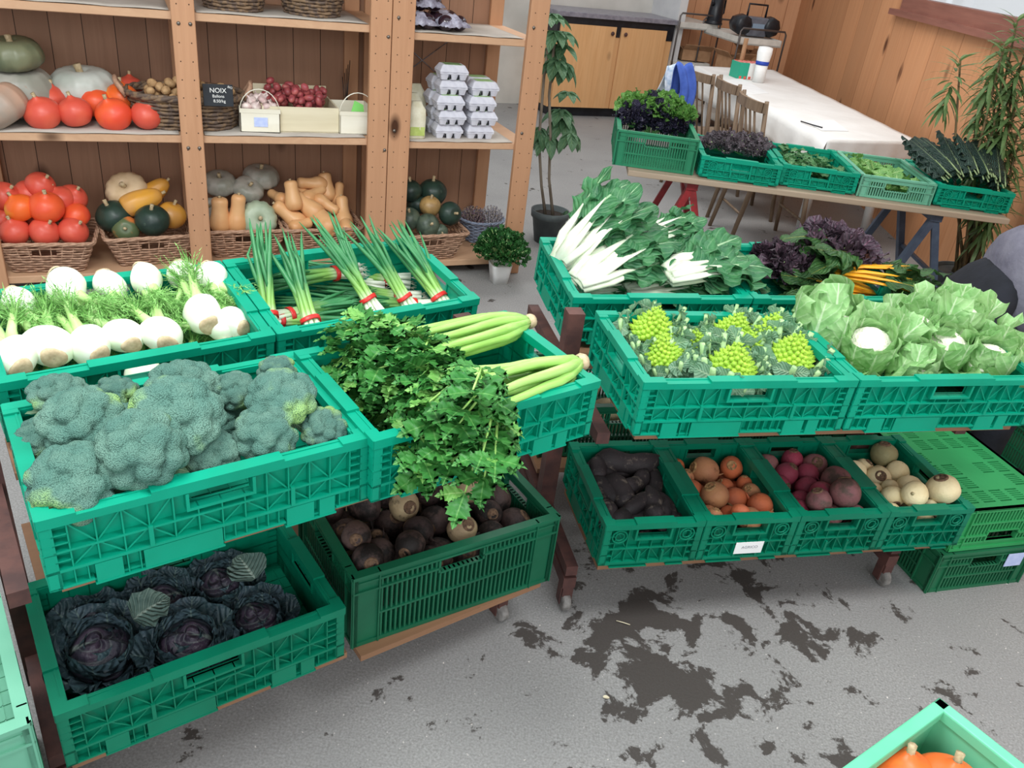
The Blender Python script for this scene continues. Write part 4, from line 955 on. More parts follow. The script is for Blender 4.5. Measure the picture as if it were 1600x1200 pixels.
for px, py, z, s, l in ((1185, 376, .17, 1.05, 'purple kale bunch, leftmost behind the orange chard'), (1265, 362, .22, 1.2, 'purple kale bunch, middle one behind the orange chard'), (1328, 372, .19, 1.1, 'purple kale bunch, rightmost behind the orange chard')):
    K_rl.put(TR(c_rai.Wd(in_crate(c_rai, px, py, z - .05, .08)), px, sc_=s), 0, l, 'kale', 'purple kale bunches')

# ================================================================ wooden shelf unit and what stands on it
def SPt(px, py, d): return rays_plane(px, py, SP0 + SN * d, SN)
def SZ(px, py, z): return U(px, py, z)
b = empty('wooden_shelf_unit', FM(SP0)); tag(b, 'tall pine shelf unit along the back left wall, full of squashes', 'shelf')
ZB = (.10, .781, 1.325)
def spart(n, m, *boxes, par=b):
    mb = MB(); [mb.box(*q) for q in boxes]; o = mb.build(n, m, par, smooth=False); bevel(o, .003, 1); return o
M_bolt = mat('bolt_steel', (120, 112, 104), None, .35, metal=.8); M_hole = mat('drilled_hole', (60, 38, 24), None, .8)
def post(s0, s1, d0, d1, bolts=True, side='l'):
    o = spart('post', M_pine, (s0, d0, 0, s1, d1, 2.05))
    if bolts:
        mb = MB(); hb = MB()
        for z in (.83, 1.37, 1.93) if side == 'r' else (.73, 1.28, 1.9):
            for fx in (.28, .78) if side == 'l' else ((.85,) if side == 'm' else (.25,)):
                mb.T = Matrix.Translation((s0 + (s1 - s0) * fx, d0, z)) @ Matrix.Rotation(PI / 2, 4, 'X'); mb.lathe([(.001, .006), (.007, .005), (.009, 0), (.009, -.001)], 12)
        mb.build('bolt', M_bolt, o)
        for k in range(24):
            z = .16 + k * .08
            for fx in (.25, .78): hb.box(s0 + (s1 - s0) * fx - .0025, d0 - .0006, z - .0025, s0 + (s1 - s0) * fx + .0025, d0 + .001, z + .0025)
        o2 = hb.build('peg_hole', M_hole, o, smooth=False); o2['kind'] = 'stuff'
post(-.11, 0, -.032, 0, side='l'); post(.822, .921, -.032, 0, side='l'); post(1.717, 1.821, -.032, 0, side='m'); post(1.825, 1.938, -.032, 0, side='r'); post(2.548, 2.655, -.032, 0, side='r')
for s0 in (-.1, .83, 1.72, 1.83, 2.56): post(s0, s0 + .08, .55, .58, bolts=False)
for z in ZB + (1.87,): spart('shelf_board', M_pineH, (-.1, .0, z - .036, 1.815, .55, z))
for z in (.09, .767, 1.305, 1.85): spart('shelf_board', M_pineH, (1.83, .0, z - .036, 2.65, .55, z))
spart('back_panel', M_back, (-.3, .585, 0, 2.64, .60, 2.4))
spart('end_panel', M_pine, (2.625, .0, .0, 2.65, .55, .04))
mb = MB(); mb.tube([(1.94, .56, .92), (2.4, .56, 1.26)], .003, 5); mb.tube([(1.94, .56, 1.26), (2.56, .56, .80)], .003, 5); mb.build('brace_wire', M_steel, b)
for (s0, s1, z, sk) in ((0, .815, .7812, .02), (.93, 1.71, .7812, .01), (1.945, 2.54, .7672, .03), (1.945, 2.54, 1.3052, .03), (.93, 1.71, 1.3252, .01), (0, .815, 1.3252, .01)):
    mb = MB(); mb.grid(lambda u, v: (s0 + (s1 - s0) * u, -.004 + .53 * v, z + .002 + .0035 * abs(math.sin(u * 9 + z * 7)) * (1 - v)), 24, 6)
    o = solid(mb.build('shelf_paper', M_grpaper, M=FM(SP0)), .0015); tag(o, {(0, .7812): 'sheet of paper under the orange squashes on the middle shelf', (.93, .7812): 'sheet of paper under the walnut and garlic baskets', (1.945, .7672): 'sheet of paper under the egg cartons', (1.945, 1.3052): 'sheet of paper under the vacuum packed beetroots', (.93, 1.3252): 'sheet of paper under the round baskets on the upper shelf', (0, 1.3252): 'sheet of paper on the empty-looking upper left shelf'}[(s0, z)], 'paper')

# -- squashes
def squash(name, ms, prof, nr=0, dep=0, stem=.03, sr=.010, seed=0, sm=None, n=36, stem_dir=(0.2, .1, 1), power=1, part='flesh_body'):
    def f():
        root = empty(name); mb = MB()
        def g(th, t, r, z):
            k = 1 - dep * (1 - abs(math.sin(nr * th / 2)) ** .6) * math.sin(PI * t) if nr else 1
            v = (math.cos(th) * r * 9, math.sin(th) * r * 9, z * 9); return r * k * (1 + .03 * nz(v, 1.4 + .1 * seed)), z * (1 + .02 * nz(v, 1.1))
        zs = prof; P = []
        m = len(zs) - 1
        for i in range(25):           # smooth resample
            x = i / 24 * m; k = min(int(x), m - 1); q = x - k; p0 = zs[max(k - 1, 0)]; p1 = zs[k]; p2 = zs[k + 1]; p3 = zs[min(k + 2, m)]
            P.append(tuple(.5 * (2 * p1[c] + (p2[c] - p0[c]) * q + (2 * p0[c] - 5 * p1[c] + 4 * p2[c] - p3[c]) * q * q + (3 * p1[c] - p0[c] - 3 * p2[c] + p3[c]) * q ** 3) for c in (0, 1)))
        P = [(max(.001, r), z) for r, z in P]; mb.lathe(P, n, g, cap=False); mb.build(part, ms, root)
        mb = MB(); t = zs[-1][1]; sd = Vector(stem_dir).normalized(); mb.tube([(0, 0, t - .012), Vector((0, 0, t)) + sd * stem * .3, Vector((0, 0, t)) + sd * stem], [sr * 1.5, sr, sr * 1.15], 7); mb.build('stem', sm or M_stem, root)
        return root
    return f
M_stem = mat('squash_stem', (206, 186, 150), (160, 140, 104), .8, 60)
def sq_mat(name, c1, c2, scale=6, lo=.45, hi=.6, spots=None, rough=.38): return mat(name, c1, c2, rough, scale, 3, lo=lo, hi=hi, spots=spots, bump=.1, bscale=50)
M_hok = sq_mat('hokkaido_skin', (232, 92, 50), (226, 78, 52), spots=((240, 150, 60), 4, .66)); M_hokp = sq_mat('hokkaido_skin_red', (212, 84, 66), (220, 96, 72)); M_hoky = sq_mat('hokkaido_skin_yellow', (238, 106, 44), (244, 166, 56), 5, .5, .62)
hp = [(0, -.064), (.05, -.062), (.079, -.02), (.077, .022), (.053, .052), (.024, .066), (.012, .076), (.009, .080)]
K_hok = Kind(*[squash('orange_squash', m_, hp, 10, .015, .018, .008, seed=i) for i, m_ in enumerate((M_hok, M_hokp, M_hoky))])
def put_sq(K, v, px, py, d, s, up, lab, group=None, cat='squash', minz=None, r=.07, spin=None):
    p = SPt(px, py, d); 
    if minz is not None and p.z < minz: p.z = minz
    return K.put(aim(p, up, px if spin is None else spin, s), v, lab, cat, group)
for px, py, d, s, up, v, lab in ((66, 176, .10, .98, (-.1, -.3, .9), 1, 'orange squash, leftmost in front on the middle shelf'), (117, 174, .12, .92, (-.15, -.1, 1), 1, 'orange squash, second from left in front on the middle shelf'), (177, 178, .10, 1.0, (-.2, -.4, 1), 0, 'bright orange squash with thin tip, third in front on the middle shelf'), (229, 179, .10, .86, (.4, -.2, .9), 1, 'red-orange squash leaning against the walnut basket'),
                                 (78, 154, .25, .9, (.2, 0, 1), 1, 'orange squash in the second row behind the leftmost front ones'), (150, 160, .25, .95, (-.1, .1, 1), 0, 'orange squash in the second row before the white pumpkin'), (190, 152, .27, .95, (0, 0, 1), 2, 'orange squash with a yellow patch beside the walnut basket'), (203, 138, .42, .85, (0, .1, 1), 1, 'dark red-orange squash half hidden at the back of the middle shelf')):
    z0 = ZB[1] + .060 * s + (0 if py > 165 else .0); p = SPt(px, py, d); 
    o = K_hok.put(aim((p.x, p.y, max(p.z, z0) if py > 165 else max(p.z, z0)), up, px, s), v, lab, 'squash')
M_ash = sq_mat('grey_pumpkin', (168, 164, 154), (146, 146, 134), 10, spots=((150, 110, 80), 7, .66)); M_ashw = sq_mat('pale_pumpkin', (196, 200, 192), (176, 182, 172), 9); M_pink = sq_mat('pinkish_pumpkin', (186, 150, 128), (150, 140, 128), 5, .4, .6, spots=((214, 120, 92), 4, .64)); M_olive = sq_mat('olive_pumpkin', (120, 124, 96), (98, 106, 82), 8)
pk = [(0, -.042), (.05, -.058), (.098, -.035), (.105, .01), (.08, .05), (.035, .058), (.012, .045)]
K_pum = Kind(*[squash('ribbed_pumpkin', m_, pk, 14, .13, .03, .011, seed=i) for i, m_ in enumerate((M_ash, M_ashw, M_pink, M_olive))])
K_pum.put(aim(SPt(30, 142, .28), (.05, -.1, 1), 0, (1.55, 1.55, 1.75)), 0, 'large grey ribbed pumpkin at the left on the middle shelf', 'pumpkin')
K_pum.put(aim(SPt(-4, 168, .10), (-.6, -.2, 1), 1, (1.25, 1.25, 1.35)), 2, 'grey-pink pumpkin cut off by the left edge of the view', 'pumpkin')
K_pum.put(aim(SPt(20, 84, .26), (.0, -.15, 1), 2, (1.2, 1.2, 1.1)), 3, 'olive-grey ribbed pumpkin on top of the large grey pumpkin', 'pumpkin')
K_pum.put(aim(SPt(130, 137, .36), (0, -.1, 1), 3, (1.45, 1.45, 1.5)), 1, 'whitish ribbed pumpkin behind the orange squashes', 'pumpkin')

# -- wicker baskets
M_wick = mat('wicker', (192, 154, 128), (158, 122, 98), .7, 50, bump=.3, bscale=200); M_wickd = mat('dark_wicker', (96, 80, 70), (128, 104, 80), .7, 40, bump=.3, bscale=200, lo=.45, hi=.55); M_wickb = mat('grey_blue_wicker', (140, 150, 168), (112, 122, 142), .7, 50, bump=.3, bscale=200)
def rloop(w, d, r, n):
    """rounded rectangle loop points"""
    pts = []; per = []
    cs = ((w / 2 - r, -d / 2 + r, -PI / 2), (w / 2 - r, d / 2 - r, 0), (-w / 2 + r, d / 2 - r, PI / 2), (-w / 2 + r, -d / 2 + r, PI))
    raw = []
    for cx, cy, a0 in cs:
        for k in range(7): a = a0 + PI / 2 * k / 6; raw.append(Vector((cx + r * math.cos(a), cy + r * math.sin(a), 0)))
    L = [0]
    for i in range(len(raw)): L.append(L[-1] + (raw[(i + 1) % len(raw)] - raw[i]).length)
    out = []; j = 0
    for i in range(n):
        t = L[-1] * i / n
        while L[j + 1] < t: j += 1
        q = (t - L[j]) / max(1e-9, L[j + 1] - L[j]); out.append(raw[j].lerp(raw[(j + 1) % len(raw)], q))
    return out
def basket(name, m, wt, dt, wb, db, h, rows=11, ns=30, hole=True, r=.03, rim=.007, tr=.0048):
    def f():
        root = empty(name); mb = MB(); n = ns * 4
        for k in range(rows):
            t = (k + .5) / rows; w_, d_ = wb + (wt - wb) * t, db + (dt - db) * t; lp = rloop(w_, d_, r + (min(w_, d_) / 2 - r - .001 if r > .1 else 0), n); pts = []
            for i, p in enumerate(lp):
                nn = Vector((p.x / w_, p.y / d_, 0)).normalized(); o = math.sin(2 * PI * i / 8 + PI * (k % 2)) * .0042; pts.append(Vector((p.x, p.y, h * t + .001 * math.sin(i * .9 + k))) + nn * o)
            hol = hole and rows - 4 <= k < rows - 2
            if hol:
                keep = [i for i in range(n) if not (abs(lp[i].x) < .045 and lp[i].y < 0 and abs(lp[i].x) > .006)]
                st = next(i for i in range(n) if lp[i].y < 0 and lp[i].x > .045 and lp[i - 1].x <= .045); seq = [(st + q) % n for q in range(n)]; seq = [i for i in seq if not (abs(lp[i].x) <= .045 and lp[i].y < 0)]
                mb.tube([pts[i] for i in seq], tr, 5)
            else: mb.tube(pts, tr, 5, close=True)
        mb.build('woven_wall', m, root)
        mb = MB(); a = rloop(wb, db, r if r < .1 else min(wb, db) / 2 - .001, ns); c = rloop(wt, dt, r if r < .1 else min(wt, dt) / 2 - .001, ns)
        for i in range(ns): mb.tube([a[i], Vector((c[i].x, c[i].y, h))], .003, 4)
        mb.build('stake', m, root)['kind'] = 'stuff'
        mb = MB()
        for k in range(3):
            lp = rloop(wt + .008, dt + .008, r if r < .1 else min(wt, dt) / 2, 96); mb.tube([Vector((p.x, p.y, h + .004 + .005 * math.sin(i * 2 * PI / 12 + k * 2.1))) + Vector((p.x / wt, p.y / dt, 0)).normalized() * .006 * math.cos(i * 2 * PI / 12 + k * 2.1) for i, p in enumerate(lp)], rim * .8, 6, close=True)
        mb.build('rim', m, root)
        lp = rloop(wb, db, r if r < .1 else min(wb, db) / 2 - .001, 40); mb = MB(); mb.add([Vector((p.x, p.y, .004)) for p in lp], [tuple(range(40))]); mb.build('base', m, root)
        return root
    return f
K_bas = Kind(basket('wicker_basket', M_wick, .43, .36, .31, .26, .155)); K_oval = Kind(basket('oval_wicker_basket', M_wickd, .50, .34, .42, .28, .11, 8, 26, False, .2, .010, .0062)); K_round = Kind(basket('round_wicker_basket', M_wickd, .34, .34, .27, .27, .10, 8, 22, False, .2, .009, .0058)); K_hb = Kind(basket('blue_grey_basket', M_wickb, .27, .24, .21, .18, .13, 12, 22, False, .2, .006, .0045))
SB = {}
for k, (px, py, lab) in enumerate(((80, 425, 'wicker basket of orange squashes on the bottom shelf'), (237, 413, 'wicker basket of mixed gourds on the bottom shelf'), (386, 404, 'wicker basket with two upright butternuts and a pale pumpkin'), (505, 400, 'wicker basket heaped with butternut squashes'), (672, 406, 'wicker basket of dark green squashes at the right of the bottom shelf'))):
    q = SZ(px, py, .10); c = q + SN * (.13 + (.03 if k > 1 else .0)); SB[k] = c; K_bas.put(Matrix.Translation((c.x, c.y, .101 if k < 4 else .092)) @ Matrix.Rotation(SYAW + (-.06, .1, 0, .02, .05)[k], 4, 'Z'), 0, lab, 'basket', 'wicker baskets')
def BK(k, x, y, z): return SB[k] + SU * x + SN * y + Vector((0, 0, z))
# basket contents: photo point and distance in front of / behind the basket centre
def bdep(k): return (SB[k] - SP0).dot(SN)
hk = [(22, 361, -.08, 1), (70, 362, -.09, 1), (115, 361, -.08, 1), (118, 338, .0, 0), (72, 323, -.05, 0), (31, 324, -.04, 2), (64, 290, .06, 1), (8, 306, .02, 1), (94, 311, .05, 1), (114, 309, .08, 1), (46, 303, .07, 1), (2, 344, .0, 1), (62, 350, .03, 1), (20, 345, .08, 1)]
hl = []
for px, py, dd, v in hk: p = SPt(px, py, bdep(0) + dd); hl.append((K_hok.put(aim(p, (math.sin(px), -.3, 1), px, .86 if (px, py) != (72, 323) else 1.0), v), p))
label_rows(hl, 'orange squash', 'of the heap in the leftmost basket', 'squash', 'orange squashes in the basket', 4)
M_dkg = sq_mat('dark_green_squash', (42, 62, 52), (34, 50, 44), 12, spots=((92, 110, 92), 9, .64)); M_spk = sq_mat('speckled_squash', (90, 104, 70), (206, 118, 60), 5, .5, .6); M_crm = sq_mat('cream_squash', (214, 188, 152), (196, 168, 130), 8); M_yel = sq_mat('yellow_squash', (222, 160, 62), (206, 150, 82), 6); M_pale = sq_mat('pale_green_pumpkin', (176, 190, 164), (160, 176, 150), 8); M_brn = sq_mat('golden_brown_squash', (180, 146, 92), (150, 120, 76), 8); M_dk2 = sq_mat('mottled_green_squash', (86, 98, 82), (60, 74, 62), 14); M_btn = sq_mat('butternut_skin', (226, 176, 124), (216, 160, 108), 5)
rd_ = [(0, -.070), (.05, -.068), (.085, -.02), (.083, .03), (.045, .068), (.006, .07)]
K_rd = Kind(*[squash('round_squash', m_, rd_, 10, .03, .03, .009, seed=i) for i, m_ in enumerate((M_dkg, M_spk, M_yel, M_brn, M_dk2))])
K_flat = Kind(*[squash('flat_pumpkin', m_, pk, 12, .06, .03, .010, seed=i) for i, m_ in enumerate((M_pale, M_crm, M_ash))])
K_lng = Kind(squash('long_gourd', M_yel, [(0, -.11), (.05, -.10), (.064, -.04), (.058, .03), (.036, .09), (.008, .11)], 8, .05, .02, .008, seed=3))
bn = [(0, -.105), (.036, -.102), (.054, -.070), (.052, -.030), (.041, .0), (.036, .04), (.037, .078), (.029, .096), (.010, .102)]
K_bn = Kind(squash('butternut_squash', M_btn, bn, 0, 0, .008, .007, seed=1), squash('butternut_squash', M_btn, [(r * 1.02 if z < 0 else r * 1.15, z * .92) for r, z in bn], 0, 0, .008, .007, seed=2))
for K, v, px, py, k, dd, s, up, lab in ((K_flat, 1, 198, 298, 1, .09, 1.0, (-.2, -.7, .8), 'cream deeply ribbed squash on top of the gourd basket'), (K_lng, 0, 222, 314, 1, .0, .95, (.9, .2, .3), 'orange-yellow oblong gourd on the gourd heap'), (K_rd, 0, 178, 338, 1, -.02, .98, (-.4, -.2, 1), 'dark green squash at the left of the gourd basket'), (K_rd, 0, 238, 344, 1, -.09, .95, (.0, -.3, 1), 'dark green squash in the middle front of the gourd basket'), (K_rd, 1, 197, 358, 1, -.08, .75, (0, -.8, .3), 'small green squash with an orange patch in the gourd basket'), (K_rd, 2, 268, 336, 1, .02, .85, (.3, 0, 1), 'golden yellow gourd at the right of the gourd basket'), (K_lng, 0, 240, 300, 1, .10, .85, (.6, 0, .5), 'tan oblong gourd at the back of the gourd basket'),
                                    (K_flat, 0, 404, 342, 2, -.08, .95, (.1, -.85, .3), 'pale green flat pumpkin standing beside the upright butternuts'), (K_flat, 2, 343, 286, 2, .12, .85, (0, -.3, .9), 'grey-green pumpkin at the left back behind the upright butternuts'), (K_flat, 2, 388, 296, 2, .08, .8, (.2, -.5, .8), 'grey-green pumpkin in the middle behind the upright butternuts'), (K_flat, 2, 408, 276, 2, .17, .95, (0, -.1, 1), 'large grey-green pumpkin topmost behind the upright butternuts'), (K_flat, 2, 330, 328, 2, .03, .7, (-.3, -.5, .8), 'grey-green pumpkin low at the left of the upright butternuts'),
                                    (K_rd, 4, 668, 352, 4, -.09, .78, (.1, -.9, .4), 'mottled grey-green squash in front of the right basket'), (K_rd, 0, 703, 334, 4, -.05, .78, (.2, -.8, .3), 'dark green squash at the right of the right basket'), (K_rd, 3, 672, 322, 4, .0, .72, (0, -.2, 1), 'golden brown squash in the middle of the dark squashes'), (K_rd, 0, 676, 300, 4, .10, .95, (0, 0, 1), 'dark green squash topmost at the back of the right basket'), (K_rd, 0, 640, 298, 4, .06, .8, (0, 0, 1), 'dark green squash half behind the post, upper one'), (K_rd, 4, 638, 342, 4, -.03, .8, (-.1, -.5, 1), 'mottled dark squash half behind the post, lower one'), (K_rd, 0, 652, 320, 4, .06, .7, (0, .2, 1), 'dark green squash in the left middle of the right basket'), (K_rd, 4, 688, 362, 4, -.10, .5, (0, -1, .2), 'small mottled squash at the front rim of the right basket')):
    p = SPt(px, py, bdep(k) + dd); K.put(aim(p, SU * up[0] + SN * up[1] + Vector((0, 0, up[2])), px, s), v, lab, 'squash')
for px, py, k, dd, s, up, v, lab in ((344, 335, 2, -.10, .98, (.02, 0, 1), 1, 'slim butternut squash standing upright, left one'), (371, 333, 2, -.10, 1.0, (.12, 0, 1), 0, 'butternut squash standing upright, right one')):
    p = SPt(px, py, bdep(k) + dd); K_bn.put(aim(p, SU * up[0] + SN * up[1] + Vector((0, 0, up[2])), 0, s), v, lab, 'squash')
bnl = []
for px, py, dd, up, s, v in ((457, 305, -.04, (-.1, .3, 1), .85, 1), (434, 308, .05, (-.5, .9, .1), .7, 0), (487, 287, .08, (-1, -.1, .1), .82, 0), (510, 292, .09, (-.1, .3, .9), .85, 1), (529, 304, .08, (.2, .5, .8), .7, 0), (478, 306, .06, (-.7, .5, .3), .8, 1), (452, 337, -.05, (-.75, .2, .62), 1.0, 0), (480, 322, -.03, (-.7, .5, .5), 1.0, 1), (504, 343, -.10, (-.4, .8, .45), 1.08, 1), (510, 320, -.02, (.6, -.4, -.3), .75, 0), (536, 333, -.04, (.0, .5, .85), .95, 0), (540, 350, -.10, (.1, .9, .35), .8, 1), (490, 304, .03, (.7, .4, .3), .8, 0), (522, 356, -.12, (.6, .5, .1), .7, 0), (470, 352, -.11, (.8, .4, .1), .7, 1)):
    p = SPt(px, py, bdep(3) + dd); bnl.append((K_bn.put(aim(p, SU * up[0] + SN * up[1] + Vector((0, 0, up[2])), 0, s), v), p))
label_rows(bnl, 'tan butternut squash', 'of the butternut basket', 'squash', 'butternuts heaped in the basket', 4)

# -- middle shelf: walnuts, garlic, shallots, egg cartons
q = SPt(297, 197, .03); wc = fr(SP0, (q - SP0).dot(SU), .21, ZB[1] + .004)
Mo = Matrix.Translation(wc) @ Matrix.Rotation(SYAW, 4, 'Z') @ Matrix.Diagonal((1.06, 1, 1.35, 1)); wb_ = K_oval.put(Mo, 0, 'dark oval wicker basket of walnuts behind the shelf post', 'basket')
for s in (-1, 1): mb = MB(); mb.tube([(s * .25, -.045, .10), (s * .285, -.03, .14), (s * .29, 0, .155), (s * .285, .03, .14), (s * .25, .045, .10)], .011, 7); mb.build('handle', M_wick, wb_)
M_wal = mat('walnut_shell', (196, 160, 116), (164, 128, 88), .7, 30, bump=1, bscale=120, bdist=.004, rv=.2)
K_wal = Kind(blob('walnut', M_wal, .0205, .018, .018, .12, 6, 1, (14, 9)), blob('walnut', M_wal, .021, .0175, .0175, .14, 6, 4, (14, 9)))
wl = []
for k in range(64):
    a = R_.random() * 2 * PI; r = R_.random() ** .5; z = .085 + .035 * (1 - r * r) + (.012 if k % 2 else 0)
    wl.append([Vector((.20 * r * math.cos(a) + .25, .13 * r * math.sin(a) + .25, z)), .019, .5])
Pw = relax(wl, (.5, .5), 40, gravity=0); ww = []
for p in Pw: wp = Mo @ Vector((p.x - .25, p.y - .25, p.z)); ww.append((K_wal.put(aim(wp, (R_.uniform(-1, 1), R_.uniform(-1, 1), 1), p.x * 99, 1.2)), wp))
for o, wp in ww: tag(o, 'walnut in the oval basket behind the post', 'walnut', 'walnuts in the oval basket')
def text(s, size, loc_M, m, name, parent):
    cu = bpy.data.curves.new(name, 'FONT'); cu.body = s; cu.size = size; cu.align_x = 'CENTER'; cu.extrude = .0004; ob = bpy.data.objects.new('tmp', cu); COL.objects.link(ob)
    me = bpy.data.meshes.new_from_object(ob.evaluated_get(bpy.context.evaluated_depsgraph_get())); bpy.data.objects.remove(ob); me.materials.clear(); me.materials.append(m)
    o = bpy.data.objects.new(name, me); COL.objects.link(o); o.parent = parent; kids.setdefault(parent.name, []).append(o); o.matrix_local = loc_M; return o
M_slate = mat('slate', (28, 32, 38), (36, 40, 46), .6, 20); M_chalk = mat('chalk', (232, 232, 228), None, .9)
p = SPt(341, 149, .02); sg = empty('price_sign', Matrix.Translation(p) @ Matrix.Rotation(SYAW, 4, 'Z') @ Matrix.Rotation(-.12, 4, 'X')); tag(sg, 'small black slate sign with chalk writing on the walnut basket', 'sign')
mb = MB(); mb.box(-.068, 0, -.050, .068, .004, .050); bevel(mb.build('slate_plate', M_slate, sg, smooth=False), .002)
RM = Matrix.Rotation(PI / 2, 4, 'X')
text('NOIX', .030, Matrix.Translation((.0, -.001, .012)) @ RM, M_chalk, 'lettering', sg); text('Ballons', .019, Matrix.Translation((.0, -.001, -.010)) @ RM, M_chalk, 'lettering', sg); text('8.50/kg', .019, Matrix.Translation((.004, -.001, -.032)) @ RM, M_chalk, 'lettering', sg); text('BIO', .014, Matrix.Translation((.054, -.001, .033)) @ RM @ Matrix.Rotation(-.3, 4, 'Z'), M_chalk, 'lettering', sg)
M_chip = mat('chipwood', (240, 236, 220), (226, 220, 200), .6, 14, stretch=(.1, 1, 1)); M_box = mat('pale_wood_box', (224, 214, 186), (206, 194, 162), .65, 14, stretch=(.1, 1, 1)); M_lbl = mat('blue_label', (196, 208, 244), (180, 194, 236), .5, 50); M_card = mat('green_card', (132, 216, 108), None, .5)
def punnet(name, w, d, h):
    def f():
        root = empty(name); mb = MB()
        for a0, b0, a1, b1 in ((-w / 2, -d / 2, w / 2, -d / 2 + .004), (-w / 2, d / 2 - .004, w / 2, d / 2), (-w / 2, -d / 2, -w / 2 + .004, d / 2), (w / 2 - .004, -d / 2, w / 2, d / 2), (-w / 2, -d / 2, w / 2, d / 2)):
            mb.box(a0, b0, 0, a1, b1, h if (a1 - a0 < w or b1 - b0 < d) else .005)
        o = mb.build('tray', M_chip, root, smooth=False)
        mb = MB(); mb.box(-w / 2 - .002, -d / 2 - .002, h - .022, w / 2 + .002, d / 2 + .002, h - .002)
        mb = MB()
        for y in (-d / 2 - .002, d / 2): mb.box(-w / 2 - .002, y, h - .02, w / 2 + .002, y + .002, h)
        for x in (-w / 2 - .002, w / 2): mb.box(x, -d / 2, h - .02, x + .002, d / 2, h)
        mb.build('rim_band', M_chip, root, smooth=False)
        mb = MB(); pts = [(0, -d / 2 * math.cos(a), h + .085 * math.sin(a)) for a in [PI * k / 12 for k in range(13)]]
        pts = [(w / 2 * math.cos(a), -d / 2 + .02, h - .02 + .11 * math.sin(a)) for a in [PI * k / 14 for k in range(15)]]
        mb.tube(pts, .006, 6, flat=.4); mb.build('handle', M_chip, root)
        return root
    return f
K_pun = Kind(punnet('chip_punnet', .19, .28, .115))
pg = fr(SP0, (SPt(411, 205, .03) - SP0).dot(SU), .20, ZB[1] + .004); Mg = Matrix.Translation(pg) @ Matrix.Rotation(SYAW - .05, 4, 'Z'); o = K_pun.put(Mg, 0, 'white chipwood punnet with handle, full of garlic bulbs', 'punnet'); pun1 = o
M_gar = mat('garlic_skin', (240, 226, 218), (206, 172, 170), .5, 22, rv=.15)
def garlic():
    root = empty('garlic_bulb'); mb = MB(); mb.lathe([(.004, -.016), (.02, -.013), (.025, 0), (.018, .013), (.006, .02), (.004, .03)], 24, lambda th, t, r, z: (r * (1 + .07 * abs(math.sin(3.5 * th))), z)); mb.build('bulb', M_gar, root)
    mb = MB(); mb.tube([(0, 0, .02), (.002, 0, .04)], [.004, .003], 6); mb.build('neck', M_gar, root); return root
K_gar = Kind(garlic); gl = []
for i, (x, y, z) in enumerate(((-.06, -.10, .115), (-.015, -.105, .12), (.035, -.10, .115), (.065, -.06, .115), (.02, -.055, .14), (-.035, -.06, .138), (-.06, -.01, .12), (0, -.005, .14), (.05, 0, .125), (-.03, .05, .13), (.03, .06, .13), (0, .1, .115))):
    wp = Mg @ Vector((x, y, z)); gl.append((K_gar.put(aim(wp, (math.sin(i * 2), math.cos(i * 3), 1.2), i)), wp))
label_rows(gl, 'pink-white garlic bulb', 'of the punnet', 'garlic', 'garlic bulbs', 3)
s_b = (SPt(472, 200, .06) - SP0).dot(SU); Mb = FM(SP0, s_b, .08, ZB[1] + .004); bx_ = empty('wooden_tray', Mb); tag(bx_, 'shallow pale wooden box of red shallots on the middle shelf', 'box')
for nm, q in (('front_board', (-.19, 0, .002, .19, .008, .125)), ('back_board', (-.19, .33, .002, .19, .338, .17)), ('side_board', (-.19, .008, .002, -.182, .33, .125)), ('side_board', (.182, .008, .002, .19, .33, .125)), ('base_board', (-.19, .0, .0, .19, .338, .006))): mb = MB(); mb.box(*q); mb.build(nm, M_box, bx_, smooth=False)
M_shal = mat('shallot_skin', (142, 58, 68), (176, 92, 88), .4, 30, rv=.25)
K_sh = Kind(blob('shallot', M_shal, .017, .017, .026, .08, 3, 2, (12, 9)), blob('shallot', M_shal, .019, .018, .022, .1, 3, 5, (12, 9)))
si = []
for k in range(84): si.append([Vector((R_.uniform(.02, .35), R_.uniform(.02, .31), .10 + .03 * R_.random() + .04 * (k / 84))), .0195, .4])
for p in relax(si, (.375, .335), 50, gravity=0): K_sh.put(aim(Mb @ Vector((p.x - .187, p.y + .003, p.z)), (R_.uniform(-1, 1), R_.uniform(-1, 1), R_.uniform(-.5, 1)), 0), None, 'red shallot in the shallow pale wooden box', 'shallot', 'red shallots in the box')
pg = fr(SP0, (SPt(562, 210, .03) - SP0).dot(SU), .20, ZB[1] + .004); Mg2 = Matrix.Translation(pg) @ Matrix.Rotation(SYAW, 4, 'Z'); o = K_pun.put(Mg2, 0, 'white chipwood punnet with green card, half behind the post', 'punnet')
mb = MB(); mb.box(-.03, -.1435, .03, .035, -.142, .075); mb.build('sticker', M_lbl , pun1, smooth=False)
mb = MB(); mb.add([(-.035, -.10, .09), (.04, -.10, .09), (.035, -.09, .14), (-.01, -.085, .16)], [(0, 1, 2, 3)]); o = solid(mb.build('green_card', M_card, M=Mg2, smooth=False), .001); tag(o, 'bright green card sticking out of the punnet by the post', 'card')
mb = MB(); [mb.tube([(0, 0, 0), (-.02 + i * .012, .01 * i, .22 + .02 * i)], .002, 4) for i in range(5)]; o = mb.build('dry_twigs', M_black, M=FM(SP0, (SPt(545, 170, .35) - SP0).dot(SU), .42, ZB[1] + .004)); tag(o, 'thin dark twigs standing behind the punnet with green card', 'twigs')
